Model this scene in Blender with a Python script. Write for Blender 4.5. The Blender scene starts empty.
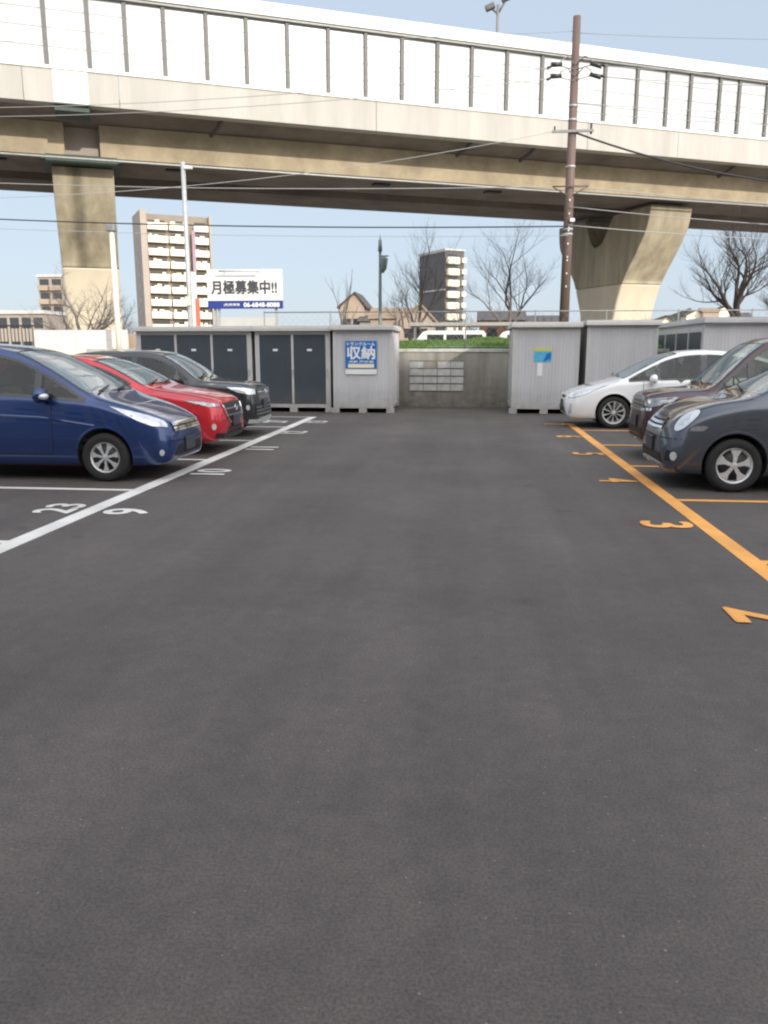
import bpy, bmesh, math, random
from mathutils import Vector, Matrix, geometry
from mathutils.bvhtree import BVHTree
random.seed(7)
R = math.radians
scn = bpy.context.scene
DEBUG = False
COL = scn.collection

# ------------------------------------------------------------------ materials
def newmat(name):
    m = bpy.data.materials.new(name); m.use_nodes = True
    nt = m.node_tree
    return m, nt, nt.nodes['Principled BSDF']

def srgb(r, g, b):
    f = lambda c: (c/255/12.92) if c/255 <= .04045 else ((c/255+.055)/1.055)**2.4
    return (f(r), f(g), f(b))

def add_dirt(m, z0=.75, amt=.55):
    nt = m.node_tree; b = nt.nodes['Principled BSDF']; src = b.inputs['Base Color'].links[0].from_socket
    tc = nt.nodes.new('ShaderNodeTexCoord'); sp = nt.nodes.new('ShaderNodeSeparateXYZ'); nt.links.new(tc.outputs['Object'], sp.inputs[0])
    n = nt.nodes.new('ShaderNodeTexNoise'); n.inputs['Scale'].default_value = 5; n.inputs['Detail'].default_value = 6; nt.links.new(tc.outputs['Object'], n.inputs['Vector'])
    mr = nt.nodes.new('ShaderNodeMapRange'); mr.inputs['From Min'].default_value = z0; mr.inputs['From Max'].default_value = .05
    mr.inputs['To Max'].default_value = amt*1.6; nt.links.new(sp.outputs['Z'], mr.inputs['Value'])
    mu = nt.nodes.new('ShaderNodeMath'); mu.operation = 'MULTIPLY'; nt.links.new(mr.outputs[0], mu.inputs[0]); nt.links.new(n.outputs['Fac'], mu.inputs[1])
    x = nt.nodes.new('ShaderNodeMix'); x.data_type = 'RGBA'; x.inputs['B'].default_value = (.13, .115, .095, 1)
    nt.links.new(mu.outputs[0], x.inputs['Factor']); nt.links.new(src, x.inputs['A']); nt.links.new(x.outputs['Result'], b.inputs['Base Color'])

def mat(name, col, rough=.6, metal=0., var=.0, scale=3., bump=0., bscale=60., coat=0., spec=.5, streak=False, var2=None):
    m, nt, b = newmat(name)
    b.inputs['Base Color'].default_value = (*col, 1)
    b.inputs['Roughness'].default_value = rough
    b.inputs['Metallic'].default_value = metal
    b.inputs['Specular IOR Level'].default_value = spec
    b.inputs['Coat Weight'].default_value = coat
    b.inputs['Coat Roughness'].default_value = .04
    tc = nt.nodes.new('ShaderNodeTexCoord')
    src = tc.outputs['Object']
    if streak:
        mp = nt.nodes.new('ShaderNodeMapping'); mp.inputs['Scale'].default_value = (1, 1, .12)
        nt.links.new(src, mp.inputs['Vector']); src = mp.outputs['Vector']
    if var > 0:
        n = nt.nodes.new('ShaderNodeTexNoise'); n.inputs['Scale'].default_value = scale
        n.inputs['Detail'].default_value = 6; n.inputs['Roughness'].default_value = .62
        nt.links.new(src, n.inputs['Vector'])
        r = nt.nodes.new('ShaderNodeValToRGB')
        r.color_ramp.elements[0].position = .3; r.color_ramp.elements[1].position = .72
        dk = var2 if var2 else tuple(c*(1-var) for c in col)
        lt = tuple(min(1, c*(1+var*.5)) for c in col)
        r.color_ramp.elements[0].color = (*dk, 1); r.color_ramp.elements[1].color = (*lt, 1)
        nt.links.new(n.outputs['Fac'], r.inputs['Fac'])
        nt.links.new(r.outputs['Color'], b.inputs['Base Color'])
    if bump > 0:
        n2 = nt.nodes.new('ShaderNodeTexNoise'); n2.inputs['Scale'].default_value = bscale
        n2.inputs['Detail'].default_value = 4
        nt.links.new(tc.outputs['Object'], n2.inputs['Vector'])
        bp = nt.nodes.new('ShaderNodeBump'); bp.inputs['Strength'].default_value = bump
        bp.inputs['Distance'].default_value = .02
        nt.links.new(n2.outputs['Fac'], bp.inputs['Height'])
        nt.links.new(bp.outputs['Normal'], b.inputs['Normal'])
    return m

def paint(name, col, metal=.35, rough=.32):
    m, nt, b = newmat(name)
    b.inputs['Metallic'].default_value = metal
    b.inputs['Roughness'].default_value = rough
    b.inputs['Coat Weight'].default_value = 1.; b.inputs['Coat Roughness'].default_value = .03
    tc = nt.nodes.new('ShaderNodeTexCoord')
    # road dust low on the body
    sp = nt.nodes.new('ShaderNodeSeparateXYZ'); nt.links.new(tc.outputs['Object'], sp.inputs[0])
    mr = nt.nodes.new('ShaderNodeMapRange'); mr.inputs['From Min'].default_value = .75; mr.inputs['From Max'].default_value = .15
    mr.inputs['To Min'].default_value = 0; mr.inputs['To Max'].default_value = .22
    nt.links.new(sp.outputs['Z'], mr.inputs['Value'])
    n = nt.nodes.new('ShaderNodeTexNoise'); n.inputs['Scale'].default_value = 4; n.inputs['Detail'].default_value = 5
    nt.links.new(tc.outputs['Object'], n.inputs['Vector'])
    mu = nt.nodes.new('ShaderNodeMath'); mu.operation = 'MULTIPLY'
    nt.links.new(mr.outputs[0], mu.inputs[0]); nt.links.new(n.outputs['Fac'], mu.inputs[1])
    mx = nt.nodes.new('ShaderNodeMix'); mx.data_type = 'RGBA'
    mx.inputs['A'].default_value = (*col, 1); mx.inputs['B'].default_value = (.12, .11, .10, 1)
    nt.links.new(mu.outputs[0], mx.inputs['Factor'])
    nt.links.new(mx.outputs['Result'], b.inputs['Base Color'])
    return m

def glassmat(name, tint, refl=(1, 1, 1), ior=1.5, painted_haze=.0):
    m = bpy.data.materials.new(name); m.use_nodes = True
    nt = m.node_tree; nt.nodes.clear()
    out = nt.nodes.new('ShaderNodeOutputMaterial')
    t = nt.nodes.new('ShaderNodeBsdfTransparent'); t.inputs['Color'].default_value = (*tint, 1)
    g = nt.nodes.new('ShaderNodeBsdfGlossy'); g.inputs['Roughness'].default_value = .03; g.inputs['Color'].default_value = (*refl, 1)
    fr = nt.nodes.new('ShaderNodeFresnel'); fr.inputs['IOR'].default_value = ior
    ms = nt.nodes.new('ShaderNodeMixShader')
    nt.links.new(fr.outputs[0], ms.inputs['Fac']); nt.links.new(t.outputs[0], ms.inputs[1]); nt.links.new(g.outputs[0], ms.inputs[2])
    if painted_haze:
        df = nt.nodes.new('ShaderNodeBsdfDiffuse'); df.inputs['Color'].default_value = (.50, .62, .68, 1)  # sky-blue haze painted into the glass, standing in for a pale sky reflection
        m2 = nt.nodes.new('ShaderNodeMixShader'); m2.inputs['Fac'].default_value = painted_haze
        nt.links.new(ms.outputs[0], m2.inputs[1]); nt.links.new(df.outputs[0], m2.inputs[2]); ms = m2
    nt.links.new(ms.outputs[0], out.inputs['Surface'])
    return m

def asphalt():
    m, nt, b = newmat('asphalt')
    tc = nt.nodes.new('ShaderNodeTexCoord'); L = nt.links.new
    def noise(sc, det=5, rough=.6, vec=None):
        n = nt.nodes.new('ShaderNodeTexNoise'); n.inputs['Scale'].default_value = sc
        n.inputs['Detail'].default_value = det; n.inputs['Roughness'].default_value = rough
        L(vec if vec else tc.outputs['Object'], n.inputs['Vector']); return n
    def ramp(src, p0, c0, p1, c1):
        r = nt.nodes.new('ShaderNodeValToRGB'); e = r.color_ramp.elements
        e[0].position = p0; e[1].position = p1; e[0].color = (c0, c0, c0, 1); e[1].color = (c1, c1, c1, 1)
        L(src, r.inputs['Fac']); return r
    def mul(a, c):
        x = nt.nodes.new('ShaderNodeMix'); x.data_type = 'RGBA'; x.blend_type = 'MULTIPLY'; x.inputs['Factor'].default_value = 1
        L(a, x.inputs['A']); L(c, x.inputs['B']); return x.outputs['Result']
    big = ramp(noise(.42, 6, .68).outputs['Fac'], .3, .68, .7, 1.2)
    mp = nt.nodes.new('ShaderNodeMapping'); mp.inputs['Scale'].default_value = (1.5, .10, 1)
    L(tc.outputs['Object'], mp.inputs['Vector'])
    streak = ramp(noise(1.0, 5, .6, mp.outputs['Vector']).outputs['Fac'], .3, .76, .7, 1.12)
    mid = ramp(noise(9, 9, .78).outputs['Fac'], .3, .80, .7, 1.16)
    fine = ramp(noise(95, 4, .75).outputs['Fac'], .28, .40, .74, 1.8)
    v = nt.nodes.new('ShaderNodeTexVoronoi'); v.inputs['Scale'].default_value = 26; v.inputs['Randomness'].default_value = 1
    L(tc.outputs['Object'], v.inputs['Vector'])
    spk = ramp(v.outputs['Distance'], .07, 2.6, .12, 1.0)
    # only few of the cells keep their pale stone
    wn = ramp(v.outputs['Color'], .66, 0, .70, 1)
    mxs = nt.nodes.new('ShaderNodeMix'); mxs.data_type = 'RGBA'
    mxs.inputs['A'].default_value = (1, 1, 1, 1)
    L(wn.outputs['Color'], mxs.inputs['Factor']); L(spk.outputs['Color'], mxs.inputs['B'])
    nw = noise(1.3, 4, .6)
    vm = nt.nodes.new('ShaderNodeVectorMath'); vm.operation = 'MULTIPLY_ADD'; vm.inputs[1].default_value = (.55, .55, 0)
    L(nw.outputs['Color'], vm.inputs[0]); L(tc.outputs['Object'], vm.inputs[2])
    # old oil drips
    vo = nt.nodes.new('ShaderNodeTexVoronoi'); vo.inputs['Scale'].default_value = 1.1
    L(vm.outputs[0], vo.inputs['Vector'])
    drip = ramp(vo.outputs['Distance'], .03, .70, .13, 1.0)
    base = nt.nodes.new('ShaderNodeRGB'); base.outputs[0].default_value = (.076, .0645, .0600, 1)
    c = mul(base.outputs[0], big.outputs['Color']); c = mul(c, streak.outputs['Color']); c = mul(c, mid.outputs['Color'])
    c = mul(c, drip.outputs['Color']); c = mul(c, fine.outputs['Color']); c = mul(c, mxs.outputs['Result'])
    L(c, b.inputs['Base Color'])
    b.inputs['Roughness'].default_value = .72; b.inputs['Specular IOR Level'].default_value = .5
    bp = nt.nodes.new('ShaderNodeBump'); bp.inputs['Strength'].default_value = .32; bp.inputs['Distance'].default_value = .006
    L(noise(160, 3, .7).outputs['Fac'], bp.inputs['Height']); L(bp.outputs['Normal'], b.inputs['Normal'])
    return m

def roadpaint(name, col):
    m, nt, b = newmat(name); L = nt.links.new
    tc = nt.nodes.new('ShaderNodeTexCoord')
    n = nt.nodes.new('ShaderNodeTexNoise'); n.inputs['Scale'].default_value = 55; n.inputs['Detail'].default_value = 6; n.inputs['Roughness'].default_value = .75
    L(tc.outputs['Object'], n.inputs['Vector'])
    r = nt.nodes.new('ShaderNodeValToRGB'); r.color_ramp.elements[0].position = .30; r.color_ramp.elements[1].position = .43
    r.color_ramp.elements[0].color = (*[c*.45+.03 for c in col], 1); r.color_ramp.elements[1].color = (*col, 1)
    L(n.outputs['Fac'], r.inputs['Fac'])
    n2 = nt.nodes.new('ShaderNodeTexNoise'); n2.inputs['Scale'].default_value = 1.7; n2.inputs['Detail'].default_value = 4
    L(tc.outputs['Object'], n2.inputs['Vector'])
    r2 = nt.nodes.new('ShaderNodeValToRGB'); r2.color_ramp.elements[0].position = .35; r2.color_ramp.elements[1].position = .65
    r2.color_ramp.elements[0].color = (.78, .78, .78, 1); r2.color_ramp.elements[1].color = (1, 1, 1, 1)
    L(n2.outputs['Fac'], r2.inputs['Fac'])
    x = nt.nodes.new('ShaderNodeMix'); x.data_type = 'RGBA'; x.blend_type = 'MULTIPLY'; x.inputs['Factor'].default_value = 1
    L(r.outputs['Color'], x.inputs['A']); L(r2.outputs['Color'], x.inputs['B'])
    L(x.outputs['Result'], b.inputs['Base Color'])
    b.inputs['Roughness'].default_value = .75
    return m

M = {}
M['asphalt'] = asphalt()
M['white_line'] = roadpaint('white_road_paint', (.66, .64, .61))
M['orange_line'] = roadpaint('orange_road_paint', (.80, .37, .085))
M['concrete'] = mat('concrete_wall', (.36, .34, .30), .9, var=.55, scale=1.6, bump=.3, streak=True)
M['concrete_light'] = mat('pale_concrete', (.50, .50, .48), .9, var=.25, scale=5, bump=.2)
M['parapet'] = mat('parapet_concrete', (.455, .435, .40), .85, var=.16, scale=1.1, streak=True, bump=.1, bscale=20)
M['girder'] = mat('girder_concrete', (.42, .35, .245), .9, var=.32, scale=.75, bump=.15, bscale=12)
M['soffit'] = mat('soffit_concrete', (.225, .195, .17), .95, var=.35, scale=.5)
M['pier_top'] = mat('weathered_pier_concrete', (.43, .375, .27), .9, var=.38, scale=1.3, streak=True, bump=.15, bscale=12)
M['pier_low'] = mat('painted_pier_concrete', (.66, .585, .45), .8, var=.12, scale=.8, streak=True)
M['white_metal'] = mat('white_painted_metal', (.8, .79, .76), .45, var=.08, scale=2)
M['panel_film'] = mat('translucent_white_panel', (.58, .60, .61), .3, var=.2, scale=.55)
M['grey_post'] = mat('grey_galvanised_steel', (.25, .255, .25), .5, metal=.3, var=.2, scale=5)
M['dark_post'] = mat('dark_grey_post_steel', (.12, .12, .115), .55, var=.2, scale=5)
M['galv'] = mat('galvanised_steel', (.46, .47, .47), .45, metal=.3, var=.2, scale=9)
M['store'] = mat('grey_coated_sheet_steel', (.54, .53, .54), .42, var=.13, scale=2.2, streak=True)
M['store_beige'] = mat('light_grey_trim_steel', (.54, .53, .51), .45, var=.1, scale=2)
M['door_slate'] = mat('slate_blue_door_steel', (.052, .064, .08), .42, var=.12, scale=2)
M['black'] = mat('black_plastic', (.012, .012, .013), .55)
M['dark'] = mat('dark_void', (.008, .008, .008), .9)
M['trim'] = mat('gloss_black_trim', (.012, .012, .014), .12, coat=.5)
M['rubber'] = mat('tyre_rubber', (.02, .019, .019), .82, var=.3, scale=12, bump=.2, bscale=90)
M['alloy'] = mat('silver_wheel_alloy', (.72, .72, .72), .34, metal=.5, var=.1, scale=20)
M['chrome'] = mat('chrome', (.82, .82, .83), .12, metal=1.)
M['lamp'] = mat('clear_headlamp', (.74, .76, .78), .08, metal=.35, var=.22, scale=14, coat=1.)
M['lamp_dim'] = mat('smoked_headlamp', (.33, .34, .35), .08, metal=.5, var=.4, scale=16, coat=1.)
M['plate'] = mat('dark_number_plate', (.045, .05, .065), .4)
M['plate_y'] = mat('number_plate_yellow', (.75, .55, .08), .4)
M['seat'] = mat('grey_seat_fabric', (.10, .095, .09), .9, var=.2, scale=20)
M['cabin'] = mat('cabin_trim', (.09, .085, .075), .8)
M['glass'] = glassmat('window_glass', (.50, .54, .50))
M['screen'] = glassmat('windscreen_glass', (.62, .66, .60), ior=1.45, painted_haze=.26)
M['privacy'] = glassmat('privacy_glass', (.09, .09, .095), ior=1.55)
M['brown_pole'] = mat('brown_painted_pole', (.15, .10, .085), .65, var=.3, scale=6, streak=True)
M['wire'] = mat('cable_black', (.03, .03, .032), .6)
M['wire_grey'] = mat('cable_grey', (.36, .36, .37), .6)
M['ins'] = mat('dark_insulator', (.035, .03, .035), .3)
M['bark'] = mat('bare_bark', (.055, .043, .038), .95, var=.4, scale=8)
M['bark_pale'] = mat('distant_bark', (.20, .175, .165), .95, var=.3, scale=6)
M['blue_sign'] = mat('blue_sign_face', srgb(25, 110, 185), .35, var=.08, scale=8)
M['navy'] = mat('navy_sign_band', srgb(45, 60, 135), .4)
M['sign_white'] = mat('white_sign_face', (.78, .78, .76), .4, var=.05, scale=3)
M['sign_text'] = mat('charcoal_lettering', (.06, .06, .07), .5)
M['apt_white'] = mat('pale_balcony_wall', (.80, .72, .56), .7, var=.08, scale=.3)
M['apt_wall'] = mat('brown_grey_facade', (.25, .21, .17), .85, var=.15, scale=.3)
M['apt_side'] = mat('taupe_side_wall', (.36, .31, .265), .85, var=.12, scale=.2)
M['apt_dark'] = mat('dark_brick_tile', (.105, .098, .10), .8, var=.25, scale=1.5)
M['win'] = mat('dark_window', (.035, .04, .045), .15)
M['tan'] = mat('tan_render', (.40, .31, .24), .85, var=.15, scale=.5)
M['roof'] = mat('dark_roof_tile', (.085, .075, .075), .8, var=.25, scale=2)
M['brownroof'] = mat('brown_roof', (.30, .21, .14), .8, var=.3, scale=1)
M['green'] = mat('dark_green_paint', (.045, .075, .062), .6, var=.2, scale=4)
M['lampgreen'] = mat('grey_green_post_paint', (.25, .33, .32), .55, var=.15, scale=4)
M['red'] = mat('red_panel', (.62, .07, .03), .5)
M['mauve'] = mat('mauve_panel', (.30, .2, .26), .6)
M['hill'] = mat('dark_hill_trees', (.045, .05, .035), .95, var=.6, scale=.25)

def grassmat():
    m = mat('grass_bank', (.085, .155, .028), .95, var=.55, scale=9, bump=.4, bscale=30)
    return m
M['grass'] = grassmat()
M['blade'] = mat('grass_blade', (.10, .19, .03), .8, var=.4, scale=3)

for k_ in ('store', 'store_beige', 'door_slate'): add_dirt(M[k_])
add_dirt(M['concrete'], 1.3, .85)
# ------------------------------------------------------------------ helpers
class MB:
    def __init__(s): s.bm = bmesh.new(); s.idx = 0
    def _tag(s, faces):
        for f in faces: f.material_index = s.idx
    def box(s, c, d, rz=0, rot=None, bev=0):
        r = bmesh.ops.create_cube(s.bm, size=1)
        vs = r['verts']
        m = Matrix.Translation(c) @ (rot if rot else Matrix.Rotation(rz, 4, 'Z')) @ Matrix.Diagonal((*d, 1))
        bmesh.ops.transform(s.bm, matrix=m, verts=vs)
        fs = {f for v in vs for f in v.link_faces}
        s._tag(fs)
        if bev:
            es = {e for v in vs for e in v.link_edges}
            rr = bmesh.ops.bevel(s.bm, geom=list(es), offset=bev, segments=2, affect='EDGES', profile=.5)
            s._tag(rr['faces'])
        return s
    def b2(s, x0, x1, y0, y1, z0, z1, bev=0):
        return s.box(((x0+x1)/2, (y0+y1)/2, (z0+z1)/2), (abs(x1-x0), abs(y1-y0), abs(z1-z0)), bev=bev)
    def tube(s, pts, rads, n=8, cap=True):
        pts = [Vector(p) for p in pts]
        if not isinstance(rads, (list, tuple)): rads = [rads]*len(pts)
        rings = []; ref = None
        for i, p in enumerate(pts):
            t = (pts[min(i+1, len(pts)-1)] - pts[max(i-1, 0)])
            if t.length < 1e-9: t = Vector((0, 0, 1))
            t.normalize()
            if ref is None: ref = Vector((1, 0, 0)) if abs(t.x) < .8 else Vector((0, 1, 0))
            a = t.cross(ref)
            if a.length < 1e-4: a = t.cross(Vector((0, 1, .3)))
            a.normalize(); b = t.cross(a); ref = a.cross(t)
            rings.append([s.bm.verts.new(p + (a*math.cos(k*2*math.pi/n) + b*math.sin(k*2*math.pi/n))*rads[i]) for k in range(n)])
        for i in range(len(rings)-1):
            for k in range(n):
                f = s.bm.faces.new((rings[i][k], rings[i][(k+1) % n], rings[i+1][(k+1) % n], rings[i+1][k])); f.material_index = s.idx; f.smooth = True
        if cap:
            for rg in (rings[0], rings[-1]):
                try: f = s.bm.faces.new(rg); f.material_index = s.idx
                except ValueError: pass
        return s
    def lathe(s, prof, c=(0, 0, 0), axis='Z', n=32):
        rings = []
        for r, z in prof:
            ring = []
            for k in range(n):
                a = k*2*math.pi/n
                p = (r*math.cos(a), r*math.sin(a), z) if axis == 'Z' else (r*math.cos(a), z, r*math.sin(a))
                ring.append(s.bm.verts.new(Vector(p)+Vector(c)))
            rings.append(ring)
        for i in range(len(rings)-1):
            for k in range(n):
                f = s.bm.faces.new((rings[i][k], rings[i][(k+1) % n], rings[i+1][(k+1) % n], rings[i+1][k])); f.material_index = s.idx; f.smooth = True
        return s
    def prism(s, poly, y0, y1, fn):
        # poly: 2D points, fn(a, b, t) -> 3D ; closed prism
        A = [s.bm.verts.new(fn(a, b, y0)) for a, b in poly]; B = [s.bm.verts.new(fn(a, b, y1)) for a, b in poly]
        n = len(poly)
        for i in range(n):
            f = s.bm.faces.new((A[i], A[(i+1) % n], B[(i+1) % n], B[i])); f.material_index = s.idx
        fs = [s.bm.faces.new(A[::-1]), s.bm.faces.new(B)]
        for f in fs: f.material_index = s.idx
        return s
    def quad(s, *p):
        f = s.bm.faces.new([s.bm.verts.new(q) for q in p]); f.material_index = s.idx; return s
    def build(s, name, m, parent=None, loc=None, smooth=None):
        bmesh.ops.recalc_face_normals(s.bm, faces=s.bm.faces[:])
        me = bpy.data.meshes.new(name); s.bm.to_mesh(me); s.bm.free()
        for x in (m if isinstance(m, (list, tuple)) else [m]): me.materials.append(x)
        if smooth is not None:
            me.polygons.foreach_set('use_smooth', [True]*len(me.polygons)); me.set_sharp_from_angle(angle=R(smooth))
        o = bpy.data.objects.new(name, me); COL.objects.link(o)
        if parent: o.parent = parent
        if loc: o.location = loc
        return o

def tag(o, label=None, cat=None, group=None, kind=None):
    if label: o['label'] = label
    if cat: o['category'] = cat
    if group: o['group'] = group
    if kind: o['kind'] = kind
    return o
def thing(name, label, cat, loc=(0, 0, 0), rz=0, group=None):
    o = bpy.data.objects.new(name, None); COL.objects.link(o); o.location = loc; o.rotation_euler = (0, 0, rz)
    o.empty_display_size = .2
    return tag(o, label, cat, group)
def copy_tree(o, parent=None):
    c = o.copy(); COL.objects.link(c); c.parent = parent
    for ch in list(o.children): copy_tree(ch, c)
    return c

def textmesh(name, body, size, m, mat4, parent=None, bold=0., depth=.002, spacing=1., sx=1., fit=None, heavy=0.):
    cu = bpy.data.curves.new(name, 'FONT'); cu.body = body; cu.size = size; cu.extrude = depth/2; cu.offset = bold
    cu.align_x = 'CENTER'; cu.align_y = 'CENTER'; cu.space_character = spacing; cu.resolution_u = 4
    t = bpy.data.objects.new(name, cu); COL.objects.link(t)
    dg = bpy.context.evaluated_depsgraph_get(); dg.update()
    me = bpy.data.meshes.new_from_object(t.evaluated_get(dg))
    bpy.data.objects.remove(t); bpy.data.curves.remove(cu)
    me.name = name
    if len(me.vertices):
        xs = [v.co.x for v in me.vertices]; ys = [v.co.y for v in me.vertices]
        cx = (min(xs)+max(xs))/2; cy = (min(ys)+max(ys))/2
        kx, ky = sx, 1
        if fit: kx = fit[0]/(max(xs)-min(xs)); ky = fit[1]/(max(ys)-min(ys))
        for v in me.vertices: v.co.x = (v.co.x-cx)*kx; v.co.y = (v.co.y-cy)*ky
    if heavy:
        bmh = bmesh.new()
        for i_, (hx, hy) in enumerate(((0, 0), (1, 0), (-1, 0), (0, 1), (0, -1), (.7, .7), (-.7, -.7), (.7, -.7), (-.7, .7))):
            m2 = me.copy(); m2.transform(Matrix.Translation((hx*heavy, hy*heavy, -.0003*i_))); bmh.from_mesh(m2); bpy.data.meshes.remove(m2)
        bmh.to_mesh(me); bmh.free()
    me.transform(mat4); me.materials.clear(); me.materials.append(m)
    o = bpy.data.objects.new(name, me); COL.objects.link(o)
    if parent: o.parent = parent
    return o
def face_cam(x, y, z):   # lettering standing upright, facing -Y
    return Matrix.Translation((x, y, z)) @ Matrix.Rotation(R(90), 4, 'X')

# ------------------------------------------------------------------ ground
gb = MB()
gb.quad((-700, -300, 0), (700, -300, 0), (700, 1500, 0), (-700, 1500, 0))
g = gb.build('far_ground', mat('earth', (.24, .215, .185), .95, var=.3, scale=.2)); tag(g, kind='structure')
g.location.z = -.02
pv = MB(); pv.quad((-26, -24, 0), (26, -24, 0), (26, 23.4, 0), (-26, 23.4, 0))
tag(pv.build('pavement', M['asphalt']), kind='structure')

# painted lines
def line(x0, x1, y0, y1, m, z=.004):
    b = MB(); nx = max(1, int((x1-x0)/.5)); 
    b.b2(x0, x1, y0, y1, z-.003, z)
    tag(b.build('parking_line', m), kind='structure')
LX, RX = -3.86, 2.21
line(LX-.09, LX+.09, 3.0, 19.5, M['white_line'])
line(RX-.075, RX+.075, 3.0, 18.35, M['orange_line'])
for y in (3.7, 6.3, 8.92, 11.6, 14.2, 16.85):
    line(-9.2, LX-.092, y-.05, y+.05, M['white_line'])
line(-9.2, LX-.092, 19.42, 19.5, M['white_line'])
for y in (3.7, 6.3, 8.95, 11.6, 14.2, 16.8):
    line(RX+.077, 7.6, y-.05, y+.05, M['orange_line'])
def num(body, x, y, left, m, h=.48, w=.30):
    rz = R(90) if left else R(-90)
    o = textmesh('bay_number', body, .6, m, Matrix.Translation((x, y, .0085)) @ Matrix.Rotation(rz, 4, 'Z'), heavy=.014, depth=.001, fit=(w-.028, h-.028))
    tag(o, kind='structure')
num('9', -3.46, 7.66, True, M['white_line'])
num('10', -3.46, 10.4, True, M['white_line'], w=.5)
num('11', -3.46, 13.05, True, M['white_line'], w=.42)
num('12', -3.5, 15.7, True, M['white_line'], w=.5)
num('13', -3.5, 18.1, True, M['white_line'], w=.5)
num('23', -4.22, 7.75, True, M['white_line'], h=.42, w=.5)
num('27', -4.45, 18.1, True, M['white_line'], h=.55, w=.58)
num('2', 1.875, 4.96, False, M['orange_line'], h=.5)
num('3', 1.865, 7.62, False, M['orange_line'])
num('4', 1.865, 10.25, False, M['orange_line'])
num('5', 1.865, 12.9, False, M['orange_line'])
num('6', 1.865, 15.5, False, M['orange_line'])
num('7', 1.865, 18.1, False, M['orange_line'])

# ------------------------------------------------------------------ cars
def pchip(keys):
    xs = [k[0] for k in keys]; ys = [k[1] for k in keys]; n = len(xs)
    h = [xs[i+1]-xs[i] for i in range(n-1)]; d = [(ys[i+1]-ys[i])/h[i] for i in range(n-1)]
    m = [0]*n; m[0] = d[0]; m[-1] = d[-1]
    for i in range(1, n-1):
        if d[i-1]*d[i] > 0:
            w1 = 2*h[i]+h[i-1]; w2 = h[i]+2*h[i-1]; m[i] = (w1+w2)/(w1/d[i-1]+w2/d[i])
    def f(x):
        if x <= xs[0]: return ys[0]
        if x >= xs[-1]: return ys[-1]
        i = max(j for j in range(n-1) if xs[j] <= x)
        t = (x-xs[i])/h[i]
        return ys[i]*(1+2*t)*(1-t)**2 + h[i]*m[i]*t*(1-t)**2 + ys[i+1]*t*t*(3-2*t) + h[i]*m[i+1]*t*t*(t-1)
    return f

def catmull(P, sub, closed=False):
    out = []; n = len(P)
    for i in range(n if closed else n-1):
        p = [P[(i+k) % n] if closed else P[min(max(i+k, 0), n-1)] for k in (-1, 0, 1, 2)]
        for s in range(sub):
            t = s/sub
            out.append(tuple(.5*((2*p[1][j]) + (-p[0][j]+p[2][j])*t + (2*p[0][j]-5*p[1][j]+4*p[2][j]-p[3][j])*t*t + (-p[0][j]+3*p[1][j]-3*p[2][j]+p[3][j])*t**3) for j in range(len(p[0]))))
    if not closed: out.append(tuple(P[-1]))
    return out

def boolean(o, cutter, keep=False):
    md = o.modifiers.new('b', 'BOOLEAN'); md.operation = 'DIFFERENCE'; md.object = cutter; md.solver = 'EXACT'
    md.material_mode = 'TRANSFER'; md.use_self = False
    dg = bpy.context.evaluated_depsgraph_get(); dg.update()
    me = bpy.data.meshes.new_from_object(o.evaluated_get(dg))
    o.modifiers.clear(); old = o.data; o.data = me; bpy.data.meshes.remove(old)
    if not keep: bpy.data.objects.remove(cutter)

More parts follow.
